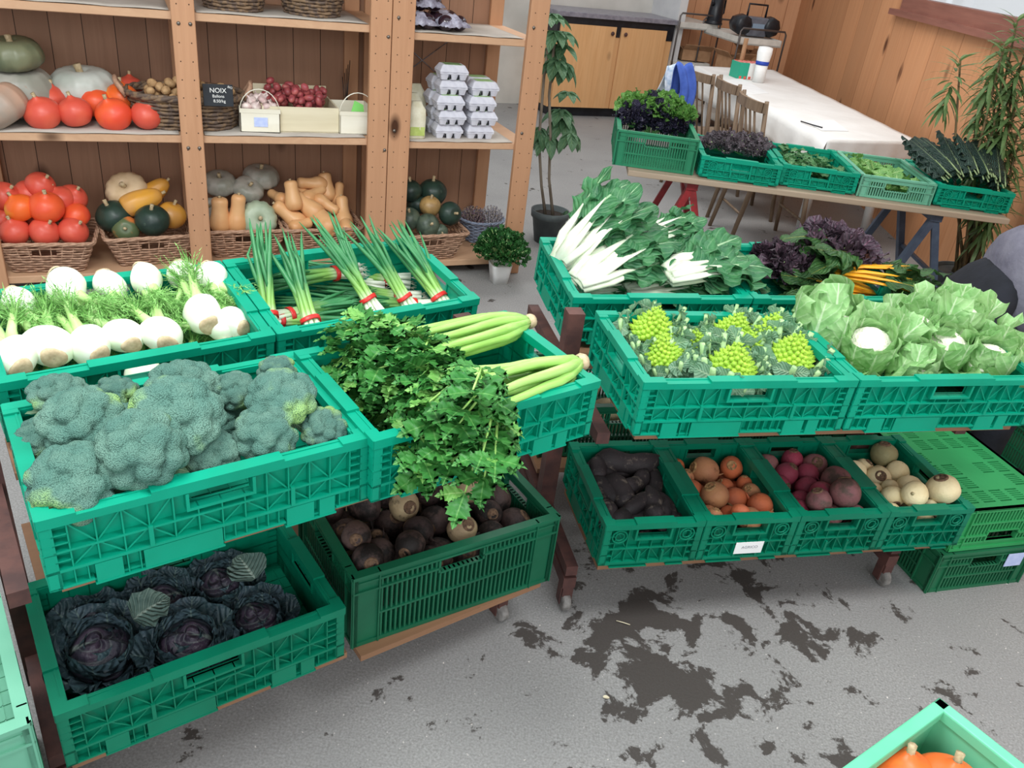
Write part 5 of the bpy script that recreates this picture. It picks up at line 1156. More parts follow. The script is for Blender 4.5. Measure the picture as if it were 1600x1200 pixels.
# egg cartons
M_carton = mat('egg_carton_pulp', (212, 212, 220), (198, 198, 208), .85, 30, bump=.3, bscale=90); M_cgreen = mat('carton_green_label', (176, 210, 150), (160, 198, 132), .7, 30)
def carton():
    root = empty('egg_carton'); w, d, h = .15, .10, .068; mb = MB()
    def frus(x0, y0, z0, x1, y1, z1, ins): mb.add([(x0, y0, z0), (x1, y0, z0), (x1, y1, z0), (x0, y1, z0), (x0 + ins, y0 + ins, z1), (x1 - ins, y0 + ins, z1), (x1 - ins, y1 - ins, z1), (x0 + ins, y1 - ins, z1)], [(3, 2, 1, 0), (4, 5, 6, 7), (0, 1, 5, 4), (1, 2, 6, 5), (2, 3, 7, 6), (3, 0, 4, 7)])
    frus(-w / 2 - .004, -d / 2 - .004, .034, w / 2 + .004, d / 2 + .004, .064, .020); bevel(mb.build('lid', M_carton, root, smooth=False), .004)
    mb = MB()
    for i in range(3):
        for j in range(2):
            cx, cy = (i - 1) * .049, (j - .5) * .049; mb.T = Matrix.Translation((cx, cy, 0)); mb.lathe([(.012, 0), (.017, .001), (.026, .030), (.028, .033)], 4 * 4, lambda th, t, r, z: (r / max(abs(math.cos(th)), abs(math.sin(th))) ** .6, z))
    mb.T = None; mb.box(-w / 2, -d / 2, .026, w / 2, d / 2, .034); mb.build('tray', M_carton, root, smooth=False)
    mb = MB()
    for x in (-.022, .022): mb.lathe([(0.001, 0), (.001, .001)], 3); mb.add([(x - .006, -d / 2 - .001, .006), (x + .006, -d / 2 - .001, .006), (x + .003, -d / 2 - .002, .024), (x - .003, -d / 2 - .002, .024)], [(0, 1, 2, 3)])
    mb.build('notch', M_black, root, smooth=False); return root
K_car = Kind(carton)
def stackc(px, py, d, n, lab, yaw=0, jit=.01, green=()):
    s = (SPt(px, py, d - .05) - SP0).dot(SU)
    for i in range(n):
        o = K_car.put(FM(SP0, s + jit * math.sin(i * 2.3), d + .012 * math.cos(i * 1.9), .770 + i * .0765, yaw + .06 * math.sin(i * 3.1)) @ Matrix.Diagonal((1.04, 1.04, 1.17, 1)), 0, 'grey egg carton, %s in the %s' % (('lowest', 'second from bottom', 'third from bottom', 'second from top', 'topmost')[i] if n == 5 else ('lowest', 'second from bottom', 'second from top', 'topmost')[i], lab), 'egg carton', 'egg cartons')
        if i in green: mb = MB(); mb.box(-.045, -.032, .0642, .045, .032, .0650); mb.build('green_label', M_cgreen, o, smooth=False)
stackc(703, 212, .10, 5, 'front left stack', green=(0, 3, 4)); stackc(752, 212, .10, 4, 'front right stack'); stackc(690, 203, .22, 4, 'stack behind the front left stack'); stackc(743, 203, .22, 4, 'stack behind the front right stack')
M_bag = mat('cream_paper_bag', (226, 222, 200), (208, 202, 172), .7, 20, bump=.3, bscale=30); M_bagg = mat('lime_label', (190, 206, 120), (172, 190, 100), .6, 30)
def pouch(name, m, w, d, h, seed=0, top=True):
    def f():
        root = empty(name); mb = MB(); n = 24
        mb.lathe([(.86, 0), (1, .05), (1.02, .3), (1, .6), (.92, .8), (.6, .93), (.5, 1)], n, lambda th, t, r, z: ((r * (1 + .06 * math.sin(5 * th + t * 6 + seed))) / max(abs(math.cos(th)), abs(math.sin(th))) ** .7, z)); mb.v = [(x * w / 2, y * d / 2 * (1 - .6 * max(0, z - .75) / .25), z * h) for x, y, z in mb.v]; mb.build('bag', m, root)
        mb = MB(); mb.box(-w * .40, -d / 2 * 1.06, h * .1, w * .40, -d / 2 * 1.0, h * .34); bevel(mb.build('label', M_bagg, root, smooth=False), .001); return root
    return f
K_pou = Kind(pouch('paper_bag', M_bag, .10, .08, .19)); 
for i, (px, d, s, lab) in enumerate(((652, .08, 1.0, 'cream bag with green label in front beside the egg cartons'), (645, .2, 1.1, 'cream bag second behind the green labelled one'), (648, .31, 1.25, 'cream bag at the back beside the egg cartons'))):
    K_pou.put(FM(SP0, (SPt(px, 210, d - .04) - SP0).dot(SU), d, .770, 0) @ Matrix.Diagonal((s, s, s, 1)), 0, lab, 'bag')
# vacuum packs on the upper shelf
M_vac = mat('clear_film', (196, 196, 214), (120, 116, 132), .12, 14, bump=.8, bscale=40, bdist=.01, spec=.9); M_vbeet = mat('packed_beetroot', (40, 26, 34), (52, 34, 44), .15, 20, spec=.8)
def vpack(seed, w=.2):
    def f():
        root = empty('vacuum_pack'); 
        for i, (x, y, z) in enumerate(((-.05, -.03, .045), (.05, -.03, .045), (-.045, .05, .045), (.05, .05, .045))): mb = MB(); mb.T = Matrix.Translation((x, y, z)); mb.lathe([(math.sin(PI * k / 12) * .048 + .0005, -math.cos(PI * k / 12) * .043) for k in range(13)], 18); mb.build('packed_beetroot', M_vbeet, root)
        mb = MB(); mb.grid(lambda u, v: ((u - .5) * w, (v - .5) * .2, .03 + .055 * math.sin(PI * u) ** .5 * math.sin(PI * v) ** .5 * 1.1 + .012 * nz((u * 3, v * 3, seed), 3)), 18, 14); solid(mb.build('plastic_film', M_vac, root), .001); return root
    return f
K_vp = Kind(vpack(1))
for px, py, d, z, r, lab in ((662, 42, .10, 0, 0, 'vacuum pack of dark beetroots at the front left of the upper shelf'), (712, 46, .10, 0, .3, 'shiny vacuum pack lying at the right of the upper shelf'), (672, 18, .20, .075, .2, 'vacuum pack lying on top of the other packs'), (700, 38, .28, .0, -.2, 'vacuum pack behind the front ones on the upper shelf')):
    K_vp.put(FM(SP0, (SPt(px, py, d - .08) - SP0).dot(SU), d + .02, 1.308 + z, r) @ Matrix.Diagonal((.85, .85, .9, 1)), 0, lab, 'vacuum pack', 'vacuum packed beetroots')
M_straw = mat('dried_beans', (196, 172, 110), (150, 122, 76), .8, 40)
for px, py, lab in ((371, 14, 'left dark round wicker basket on the upper shelf'), (498, 23, 'right dark round wicker basket on the upper shelf')):
    q = SPt(px, py, .04); M = FM(SP0, (q - SP0).dot(SU), .21, 1.329); o = K_round.put(M @ Matrix.Diagonal((.95, .95, 1.25, 1)), 0, lab, 'basket', 'round wicker baskets')
    for k in range(22):
        a = k * 2.4; r = .028 * k ** .5; p = M @ Vector((r * math.cos(a), r * math.sin(a), .12 + .01 * math.sin(k))); K_wal.put(aim(p, (math.sin(k), .3, 1), k, 1.15), None, 'nut in the ' + lab.split(' on')[0], 'nut', 'nuts in the ' + lab.split(' ')[0] + ' round basket')

# -- heather and parsley
M_heath = mat('heather_blooms', (120, 96, 112), (92, 84, 80), .9, 60); M_heathw = mat('silver_heather_blooms', (168, 164, 172), (140, 136, 144), .9, 60)
q = SZ(757, 381, .09); c = q + SN * .09; Mh = Matrix.Translation((c.x, c.y, .0925)) @ Matrix.Rotation(SYAW, 4, 'Z'); K_hb.put(Mh, 0, 'blue-grey oval wicker basket with heather on the bottom shelf', 'basket')
def heather(seed, m):
    def f():
        rr = random.Random(seed); root = empty('heather'); mb = MB(); bl_ = MB()
        for d in sphere_dirs(70, .15, seed):
            e = Vector((d.x * .085, d.y * .085, .05 + d.z * .10)); s = Vector((d.x * .02, d.y * .02, .0)); mb.tube([s, e], .0012, 3)
            for k in range(9): p = s.lerp(e, .45 + .6 * k / 9) + Vector((rr.uniform(-1, 1), rr.uniform(-1, 1), rr.uniform(-1, 1))) * .004; bl_.box(p.x - .0032, p.y - .0032, p.z - .003, p.x + .0032, p.y + .0032, p.z + .003)
        mb.build('stems', M_stem, root); bl_.build('blooms', m, root, smooth=False); return root
    return f
K_he = Kind(heather(1, M_heath), heather(2, M_heathw)); K_he.put(Mh @ TR((-.06, 0, .06), 0), 0, 'brown-purple heather plant, left in the blue-grey basket', 'plant'); K_he.put(Mh @ TR((.065, 0, .06), 1), 1, 'silvery heather plant, right in the blue-grey basket', 'plant')
M_pot = mat('white_ceramic', (240, 240, 238), None, .3)
pp = U(778, 445, 0) + Vector((0, .05, 0)); mb = MB(); mb.lathe([(.001, 0), (.045, 0), (.058, .1), (.06, .115), (.053, .115), (.050, .09), (.001, .09)], 32, lambda th, t, r, z: (min(r / max(abs(math.cos(th)), abs(math.sin(th))), r * 1.25), z), cap=False)
o = mb.build('flower_pot', M_pot, M=TR(pp, .4)); tag(o, 'small square white pot on the floor holding the parsley', 'pot')
K_pa = Kind(frill('parsley_plant', 7, M_pars, 420, (.15, .15, .12), L=.026, W=.026, ruf=.45, zmin=-.25, nf=3)); K_pa.put(TR(pp + Vector((0, 0, .19)), 0, 0, 0, 1.12), 0, 'bushy curly parsley plant growing in the small white pot', 'plant')

# ================================================================ tree in pot, counter, cart, tables
tp = U(853, 386, 0) + Vector((0, .12, 0)); M_dpot = mat('grey_plastic_pot', (84, 92, 92), (72, 78, 80), .6, 14); M_soil = mat('potting_soil', (58, 48, 40), (40, 34, 30), .95, 60, bump=.8)
mb = MB(); mb.lathe([(.001, .002), (.085, .002), (.115, .17), (.125, .17), (.128, .215), (.118, .215), (.112, .18), (.001, .18)], 32, cap=False); pt = mb.build('plant_pot', M_dpot, M=TR(tp)); tag(pt, 'dark grey round plant pot right of the shelf', 'pot')
M_trunk = mat('thin_trunk', (150, 138, 122), (110, 98, 84), .8, 30, stretch=(1, 1, .2)); M_sch = leafmat('umbrella_leaf', (92, 128, 92), (72, 108, 76), (110, 140, 96), rw=.03, veins=5, rv=0)
tree = empty('umbrella_plant', TR(tp)); tag(tree, 'umbrella plant with two thin trunks and hanging leaf clusters beside the shelf', 'plant')
def tpt(px, py): 
    n = Vector((0, 1, 0)); return rays_plane(px, py, tp, n) - tp
mb = MB(); mb.lathe([(.001, .185), (.112, .18)], 20, cap=False); mb.build('potting_soil', M_soil, tree)
def trunk(pts):
    mb = MB(); mb.tube([Vector((pts[0][0], 0, .18))] + [tpt(*q) for q in pts[1:]], [.011] + [.009] * (len(pts) - 1), 7); mb.build('trunk', M_trunk, tree)
trunk(((-.03, 0), (846, 290), (842, 220), (846, 170), (850, 120), (858, 60))); trunk(((.02, 0), (858, 280), (860, 210), (858, 150), (862, 110), (868, 50)))
rr = random.Random(5)
for (px, py, nn, L, hang) in ((856, 212, 7, .13, .5), (880, 190, 8, .14, .5), (892, 205, 6, .12, .6), (842, 200, 6, .12, .7), (876, 175, 7, .12, .3), (888, 148, 6, .10, .2), (870, 92, 8, .13, .4), (884, 98, 7, .12, .7), (862, 78, 7, .12, .3), (878, 72, 6, .11, .2), (868, 46, 7, .12, .4), (880, 50, 6, .11, .3), (862, 20, 7, .12, .2), (886, 330, 4, .05, 1)):
    c = tpt(px, py) + Vector((0, rr.uniform(-.1, .1), 0)); mb = MB(); mb.tube([c * 1.0 + Vector((-.04, 0, -.03)), c], .002, 4)
    for i in range(nn):
        a = 2 * PI * i / nn + px; mb.leaf(c, (math.cos(a), math.sin(a), -hang * 1.3), (0, 0, 1), 1.25 * L * rr.uniform(.8, 1.1), L * .62, curl=.5, nu=2, nv=5, cup=.2)
    mb.build('leaf_cluster', M_sch, tree)
# counter
kc = empty('kitchen_counter_unit', FM(CP0)); tag(kc, 'low pine kitchen cabinet with two doors under the grey worktop', 'cabinet')
def cpart(n, m, q, par=kc, M=None): mb = MB(); mb.box(*q); o = mb.build(n, m, par, smooth=False); return o
cpart('carcass', M_cab, (-.44, .03, .1, 1.03, .6, .86)); cpart('dark_fascia', M_black, (-.43, .02, .86, 1.03, .58, 1.035)); cpart('plinth', M_black, (-.40, .07, 0, 1.03, .55, .1))
for s0, s1, ks in ((-.40, .28, .23), (.345, .93, .395)):
    dr = cpart('door', M_cab, (s0, .0, .105, s1, .022, .965)); mb = MB(); mb.T = Matrix.Translation((ks, 0, .90)) @ Matrix.Rotation(PI / 2, 4, 'X'); mb.lathe([(.001, .028), (.018, .026), (.022, .018), (.01, .008), (.008, 0)], 16); mb.build('knob', M_brownst, dr)
M_wtop = mat('grey_worktop', (146, 142, 150), (120, 116, 126), .35, 20); mb = MB(); mb.box(-.46, -.02, 1.035, 1.05, .61, 1.085); o = bevel(mb.build('worktop', M_wtop, M=FM(CP0), smooth=False), .006); tag(o, 'long grey worktop above the pine cabinet doors', 'worktop')
def cz(px, py): return U(px, py, 1.086)
M_mint = mat('mint_plastic', (126, 206, 140), None, .4); mb = MB(); mb.lathe([(.001, .002), (.048, .002), (.055, .13), (.05, .13), (.045, .01), (.001, .01)], 24, cap=False); o = mb.build('plastic_cup', M_mint, M=TR(cz(977, 10) + Vector((0, .05, .0)))); tag(o, 'mint green plastic cup on the worktop', 'cup')
mb = MB(); mb.box(-.2, -.14, 0, .2, .14, .012); o = bevel(mb.build('chopping_board', mat('green_board', (120, 150, 104), None, .5), M=TR(cz(938, 4) + Vector((0, .1, 0)), SYAW)), .004); tag(o, 'green chopping board on the worktop', 'board')
mb = MB(); mb.box(-.09, -.05, 0, .09, .05, .03); o = bevel(mb.build('sponge_cloth', mat('orange_cloth', (236, 172, 84), None, .8), M=TR(cz(938, 6) + Vector((0, .07, .0125)), SYAW)), .01); tag(o, 'folded orange cloth lying on the chopping board', 'cloth')
for i, (px, py, l) in enumerate(((1000, 14, 'metal tongs lying on the worktop beside the green cup'), (1015, 17, 'steel whisk lying rightmost on the worktop'))):
    mb = MB(); mb.tube([(-.1, 0, .008), (0, .01, .02), (.12, .0, .012)], [.006, .012, .008], 6); mb.tube([(-.1, .02, .008), (0, .03, .012), (.12, .015, .010)], [.005, .007, .005], 6); o = mb.build('tongs' if i == 0 else 'whisk', M_steel, M=TR(cz(px, py), SYAW + i)); tag(o, l, 'utensil')
# carts
M_tray = mat('cream_tray', (214, 210, 202), (198, 194, 186), .5, 12); M_tube = mat('dark_chrome', (96, 90, 88), None, .3, metal=.6)
def cart(loc, yaw, lab, W=.5, D=.85, zs=(.97, .55, .2), fr_=True):
    root = empty('serving_cart', TR(loc, yaw)); tag(root, lab, 'cart')
    for z in zs:
        mb = MB(); mb.box(0, 0, z - .07, W, D, z - .055); mb.box(0, 0, z - .07, W, .008, z); mb.box(0, D - .008, z - .07, W, D, z); mb.box(0, 0, z - .07, .008, D, z); mb.box(W - .008, 0, z - .07, W, D, z); mb.box(.008, .008, z - .012, W - .008, D - .008, z - .008); mb.build('tray', M_tray, root, smooth=False)
    for y in (-.01, D + .01):
        mb = MB(); mb.tube([(-.02, y, .06), (-.02, y, zs[0] + .06), (.0, y, zs[0] + .09), (W, y, zs[0] + .09), (W + .02, y, zs[0] + .06), (W + .02, y, .06)], .010, 8); mb.build('tube_frame', M_tube, root)
    for x in (-.02, W + .02):
        for y in (-.01, D + .01): mb = MB(); mb.T = Matrix.Translation((x, y, .032)) @ Matrix.Rotation(PI / 2, 4, 'Y'); mb.lathe([(.005, -.01), (.032, -.01), (.032, .01), (.005, .01)], 16); mb.build('wheel', M_black, root)
    return root
cy = math.radians(18)
ca = cart((1.93, 9.48, 0), cy, 'cream tray serving cart carrying the black radio', zs=(1.05, .62, .22)); cart((1.36, 10.1, 0), cy + .1, 'cream tray serving cart carrying the black kettle', zs=(1.08, .66, .24))
cb = lambda x, y, z: Vector((1.93, 9.48, 0)) + Vector((x * math.cos(cy) - y * math.sin(cy), x * math.sin(cy) + y * math.cos(cy), z))
M_rsil = mat('radio_silver', (108, 112, 122), (84, 88, 98), .35, 10)
rdo = empty('portable_radio', TR(cb(.27, .25, 1.052), cy)); tag(rdo, 'black portable radio with a tall carrying handle on the cart', 'radio')
mb = MB(); mb.box(-.12, -.09, 0, .12, .09, .19); bevel(mb.build('cassette_body', M_rsil, rdo), .02, 3)
for s in (-1, 1):
    mb = MB(); mb.T = Matrix.Translation((s * .17, 0, .105)) @ Matrix.Rotation(PI / 2, 4, 'X'); mb.lathe([(.001, .11), (.07, .11), (.098, .09), (.105, .0), (.09, -.09), (.001, -.09)], 8, cap=False); mb.build('speaker', M_black, rdo)
mb = MB(); mb.tube([(-.11, 0, .17), (-.11, 0, .31), (.11, 0, .31), (.11, 0, .17)], .012, 6); mb.build('handle', M_black, rdo)
mb = MB(); mb.box(-.07, -.095, .07, .07, -.09, .13); mb.build('display', mat('radio_display', (130, 150, 170), None, .2), rdo, smooth=False)
ke = empty('electric_kettle', TR(Vector((1.36, 10.1, 0)) + Vector((.40, .22, 1.082)), .8)); tag(ke, 'black electric kettle on the left cart', 'kettle')
mb = MB(); mb.lathe([(.001, .0), (.10, 0), (.10, .02), (.085, .03), (.088, .04), (.07, .26), (.03, .28), (.001, .285)], 24, cap=False); mb.build('kettle_body', M_black, ke)
mb = MB(); mb.tube([(.07, 0, .25), (.15, 0, .25), (.155, 0, .12), (.085, 0, .08)], .014, 6); mb.build('handle', M_black, ke)
mb = MB(); mb.tube([(-.06, 0, .2), (-.11, 0, .245)], [.025, .012], 6); mb.build('spout', M_black, ke)
M_kraft = mat('cardboard', (176, 136, 102), (158, 120, 88), .8, 12)
def carton_box(loc, yaw, w, d, h, lab):
    root = empty('cardboard_box', TR(loc, yaw)); tag(root, lab, 'box'); mb = MB()
    mb.box(-w / 2, -d / 2, 0, w / 2, -d / 2 + .005, h); mb.box(-w / 2, d / 2 - .005, 0, w / 2, d / 2, h); mb.box(-w / 2, -d / 2, 0, -w / 2 + .005, d / 2, h); mb.box(w / 2 - .005, -d / 2, 0, w / 2, d / 2, h); mb.box(-w / 2, -d / 2, 0, w / 2, d / 2, .005); mb.build('box_wall', M_kraft, root, smooth=False)
    mb = MB(); mb.bar((0, -d / 2, h), (0, -d / 2 - .08, h + .06), w, .004); mb.build('flap', M_kraft, root, smooth=False); mb = MB(); mb.bar((-w / 2, 0, h), (-w / 2 - .07, 0, h + .06), d, .004); mb.build('flap', M_kraft, root, smooth=False)
carton_box(cb(.14, .3, .622), cy + .1, .24, .3, .2, 'open cardboard box on the middle tray of the radio cart'); carton_box(cb(.38, .35, .622), cy - .1, .2, .34, .26, 'taller cardboard box right on the middle tray of the radio cart'); carton_box(Vector((1.62, 10.5, .662)), .2, .35, .3, .12, 'flat cardboard box on the middle tray of the kettle cart')

# white cloth table
ZT = .78; tA, tB, tC, tD = (1.926, 5.843), (2.70, 6.20), (2.33, 9.40), (1.423, 8.923)
tbl = empty('long_table', TR((2.09, 7.6, 0))); tag(tbl, 'long folding table under a white cloth along the wooden wall', 'table'); o0 = Vector((2.09, 7.6, 0))
def quad_slab(name, m, P4, z0, z1, par=None, off=Vector((0, 0, 0)), smooth=False):
    mb = MB(); v = [Vector((x, y, z)) - off for z in (z0, z1) for x, y in P4]; mb.add(v, [(3, 2, 1, 0), (4, 5, 6, 7), (0, 1, 5, 4), (1, 2, 6, 5), (2, 3, 7, 6), (3, 0, 4, 7)]); return mb.build(name, m, par, smooth=smooth)
ins = lambda P4, k: [((x - 2.09) * k + 2.09, (y - 7.6) * k + 7.6) for x, y in P4]
quad_slab('tabletop', M_pineH, ins((tA, tB, tC, tD), .985), ZT - .03, ZT - .004, tbl, o0)
for q0, q1 in (((2.10, 6.42), (1.98, 6.05)), ((2.60, 6.42), (2.50, 6.3)), ((1.62, 8.7), (1.62, 8.9)), ((2.2, 8.9), (2.2, 9.1))): mb = MB(); mb.tube([Vector((*q0, 0)) - o0, Vector((*q1, ZT - .03)) - o0], .035, 12); mb.build('leg', M_white, tbl)
mb = MB(); M_cloth = mat('white_tablecloth', (236, 234, 230), (226, 223, 218), .7, 3, bump=.25, bscale=5, bdist=.03)
def clothf(u, v):
    # u across with overhang on the chair side, v along
    uu = (u - .18) / .82; x0 = Vector((*tA, 0)).lerp(Vector((*tD, 0)), v); x1 = Vector((*tB, 0)).lerp(Vector((*tC, 0)), v)
    if uu < 0: p = x0.copy(); dx = (x0 - x1).normalized(); k = -uu / .22; return Vector((p.x + dx.x * .02 * min(1, k * 3) + dx.x * .015 * math.sin(v * 60) * k, p.y + dx.y * .02, ZT - .24 * k))
    p = x0.lerp(x1, min(1, uu)); return Vector((p.x, p.y, ZT + .0015 + .0015 * math.sin(v * 40)))
mb.grid(clothf, 22, 80)
def clothf2(u, v): p = Vector((*tA, 0)).lerp(Vector((*tB, 0)), u); return Vector((p.x + .01 * math.sin(u * 30) * v, p.y - .012 * v, ZT + .0015 - .13 * v))
mb.grid(clothf2, 30, 6); o = solid(mb.build('tablecloth', M_cloth), .002); tag(o, 'white cloth hanging over the long table', 'tablecloth')
def onT(px, py): return U(px, py, ZT + .004)
def sheet(name, lab, P4, m=M_paper, t=.0012): mb = MB(); v = [onT(*q) for q in P4]; c = sum(v, Vector()) / 4; mb.add([p - c for p in v] + [p - c + Vector((0, 0, t)) for p in v], [(3, 2, 1, 0), (4, 5, 6, 7), (0, 1, 5, 4), (1, 2, 6, 5), (2, 3, 7, 6), (3, 0, 4, 7)]); o = mb.build(name, m, smooth=False, M=Matrix.Translation(c)); tag(o, lab, 'paper'); return o
sheet('large_paper_sheet', 'large bright white paper lying before the paper roll', ((1118, 128), (1160, 149), (1202, 146), (1158, 122)))
sheet('paper_sheet', 'blank white sheet on the near end of the long table', ((1258, 190), (1284, 204), (1326, 205), (1302, 187)))
c = onT(1284, 200); mb = MB(); mb.tube([(-.03, .09, .008), (.02, 0, .01), (.09, -.06, .008)], .005, 6); o = mb.build('pen', M_black, M=TR(onT(1262, 196))); tag(o, 'dark pen at the left edge of the blank sheet', 'pen')
rp = onT(1184, 128); mb = MB(); mb.lathe([(.001, 0), (.055, 0), (.062, .15)], 20, cap=False); pr = empty('paper_packet', TR(rp, 0, 0, 0, (1.0, 1.0, .76))); tag(pr, 'tall white paper packet with a blue band on the long table', 'packet')
mb = MB(); mb.lathe([(.001, .0), (.056, 0), (.056, .16), (.060, .24), (.070, .34), (.066, .40), (.03, .41), (.001, .40)], 18, lambda th, t, r, z: (r * (1 + .05 * math.sin(6 * th) * t), z), cap=False); mb.build('packet_body', M_paper, pr); mb = MB(); mb.lathe([(.0595, .20), (.0635, .245)], 18, lambda th, t, r, z: (r * (1 + .05 * math.sin(6 * th) * .6), z), cap=False); solid(mb.build('blue_band', mat('blue_band', (40, 70, 170), None, .5), pr), .002)
bp = onT(1167, 122); bxo = empty('striped_box', TR(bp, .35, 0, 0, 1.25)); tag(bxo, 'small green and red-striped carton box beside the white packet', 'box'); M_bgreen = mat('box_green', (40, 160, 130), None, .5); M_bred = mat('box_red', (220, 96, 84), None, .5)
mb = MB(); mb.box(-.12, -.06, 0, .12, .06, .115); mb.build('carton', M_paper, bxo, smooth=False); mb = MB(); mb.box(-.122, -.062, .001, -.04, -.058, .116); mb.box(-.124, -.062, .001, -.119, .062, .116); mb.build('green_panel', M_bgreen, bxo, smooth=False)
for i in range(6): mb = MB(); mb.box(-.11 + i * .04, -.061, .1152, -.09 + i * .04, .061, .1175); mb.box(-.11 + i * .04, -.0625, .0, -.09 + i * .04, -.060, .02); mb.build('red_stripe', M_bred, bxo, smooth=False)
mb = MB(); mb.box(-.02, -.0, 0, .02, .015, .34); o = mb.build('wooden_board', M_kraft, M=TR(rp + Vector((-.14, .25, 0)), .2)); tag(o, 'small upright wooden board behind the white packet', 'board')

# chairs
def chair():
    root = empty('spindle_back_chair'); H = .46
    mb = MB(); mb.box(-.21, -.20, H - .025, .21, .21, H); bevel(mb.build('seat', M_chair, root, smooth=False), .008)
    for x in (-.17, .17): mb = MB(); mb.tube([(x * 1.15, .22, 0), (x, .18, H - .02)], [.014, .018], 8); mb.build('leg', M_chair, root)
    for x in (-.18, .18): mb = MB(); mb.tube([(x * 1.1, -.27, 0), (x, -.19, H), (x * 1.08, -.25, .92)], [.014, .019, .014], 8); mb.build('leg', M_chair, root)
    mb = MB(); pts = [(.205 * math.cos(a) * 1.0, -.245 - .06 * math.sin(a), .88) for a in [PI * k / 10 for k in range(11)]]
    for i in range(10): mb.bar(pts[i], pts[i + 1], .022, .06)
    mb.build('top_rail', M_chair, root, smooth=False)
    for k in range(4): x = -.11 + .073 * k; mb = MB(); mb.tube([(x, -.185, H), (x * 1.05, -.285, .87)], .008, 6); mb.build('spindle', M_chair, root)
    for y in (-.22, .19): mb = MB(); mb.tube([(-.18, y, .2), (.18, y, .2)], .009, 6); mb.build('stretcher', M_chair, root)
    return root
K_chair = Kind(chair)
for (x, y, yaw, s, lab) in ((1.42, 7.18, -1.15, 1.06, 'brown spindle-back chair with cloth on it, farthest from the crates'), (1.60, 6.62, -1.40, 1.08, 'brown spindle-back chair, middle one at the long table'), (1.66, 5.98, -1.40, 1.08, 'brown spindle-back chair nearest to the kale crates')): K_chair.put(TR((x, y, 0), yaw, sc_=s), 0, lab, 'chair', 'chairs at the long table')
M_towel = mat('blue_towel', (70, 98, 178), (58, 84, 160), .9, 14, bump=.5); M_towelw = mat('white_checked_towel', (214, 218, 222), (150, 170, 190), .9, 26, bump=.5)
def towel(m, c, w, lab, sgn):
    mb = MB(); mb.grid(lambda u, v: (w * (u - .5) + .02 * math.sin(v * 9 + sgn), .07 * math.sin((v - .5) * PI) + .012 * math.sin(u * 12), .05 * math.cos((v - .5) * PI) - .62 * abs(v - .5) ** 1.2 + .015 * math.sin(u * 9 + sgn * 2)), 16, 20); o = solid(mb.build('draped_towel', m, M=TR(c, .5)), .008); tag(o, lab, 'towel')
towel(M_towel, U(1070, 112, 1.0), .14, 'blue towel draped over the back of the farthest chair', 0); towel(M_towelw, U(1066, 112, .985) + Vector((-.02, .05, -.01)), .24, 'white checked towel hanging under the blue one', 2)

# trestle table with kale crates
ZK = .76; kt = empty('trestle_table', TR((.47, 4.40, 0), -.012)); tag(kt, 'narrow plank table on red and blue trestles carrying five kale crates', 'table')
mb = MB(); mb.box(0, 0, ZK - .03, 2.03, .68, ZK); bevel(mb.build('tabletop', M_plank, kt, smooth=False), .004)
for (x0, m) in ((.36, M_redst), (1.68, M_bluest)):
    tr = MB(); tr.box(x0 - .03, .05, ZK - .075, x0 + .03, .63, ZK - .031); t_ = tr.build('trestle_beam', m, kt, smooth=False)
    for y in (.08, .60):
        for sx in (-.26, .22): mb = MB(); mb.bar((x0, y, ZK - .05), (x0 + sx, y + (-.03 if y < .3 else .03), 0.002), .036, .036); mb.build('trestle_leg', m, kt, smooth=False)
    for sx in (-.13, .11): mb = MB(); mb.bar((x0 + sx, .07, ZK * .5), (x0 + sx, .61, ZK * .5), .02, .02); mb.build('trestle_rung', m, kt, smooth=False)
zr = ZK
def KC(px, py, H, m, style, label, yaw=-1, tilt=0, W=.385, D=.56, bands=2): p = U(px, py, ZK + .002); return CR(p.x, p.y, ZK + H + .002, yaw, tilt, W, D, H, m, style, label, bands=bands)
k1 = KC(957, 257, .185, M_gmid, 'slot', 'tall mid-green slotted crate with green and black curly kale', -2, W=.43)
k2 = KC(1090, 277, .118, M_green, 'lattice', 'green folding crate of grey-purple kale', -2, W=.425); k3 = KC(1216, 290, .118, M_green, 'lattice', 'green folding crate of loose green salad leaves', -2, W=.405)
k4 = KC(1338, 306, .115, M_gpale, 'slot', 'shallow pale green slotted crate of light green leaves', -2, bands=1, W=.39); k5 = KC(1456, 321, .118, M_green, 'lattice', 'green folding crate of long dark palm kale leaves', -2, W=.40)
kl = []
for px, py, z, s, K, lab in ((980, 155, .23, 1.2, K_kg, 'bright green curly kale bunch, left at the back of the tall crate'), (1022, 148, .25, 1.25, K_kg, 'bright green curly kale bunch, middle at the back of the tall crate'), (1062, 158, .23, 1.2, K_kg, 'bright green curly kale bunch, right at the back of the tall crate'), (1075, 185, .17, .9, K_kg, 'bright green curly kale bunch at the right edge of the tall crate'),
                              (985, 188, .19, 1.0, K_kb, 'blackish purple kale bunch, left in the tall crate'), (1022, 182, .21, 1.25, K_kb, 'blackish purple kale bunch, middle of the tall crate'), (1060, 200, .16, 1.05, K_kb, 'blackish purple kale bunch, right in the tall crate'), (1018, 200, .15, 1.1, K_kb, 'blackish purple kale bunch at the front of the tall crate')):
    K.put(TR(k1.Wd(in_crate(k1, px, py, z - .02, .09 * s)), px, sc_=s), 0, lab, 'kale', 'kale bunches in the tall crate')
for px, py, z, s, lab in ((1125, 205, .10, 1.1, 'grey-purple kale bunch, back left of its crate'), (1180, 214, .10, 1.15, 'grey-purple kale bunch, back right of its crate'), (1120, 228, .09, 1.05, 'grey-purple kale bunch, front left of its crate'), (1160, 235, .09, 1.1, 'grey-purple kale bunch, middle front of its crate'), (1196, 240, .09, .95, 'grey-purple kale bunch, front right of its crate')):
    K_kp.put(TR(k2.Wd(in_crate(k2, px, py, z, .09)), px, sc_=s), 0, lab, 'kale', 'grey-purple kale bunches')
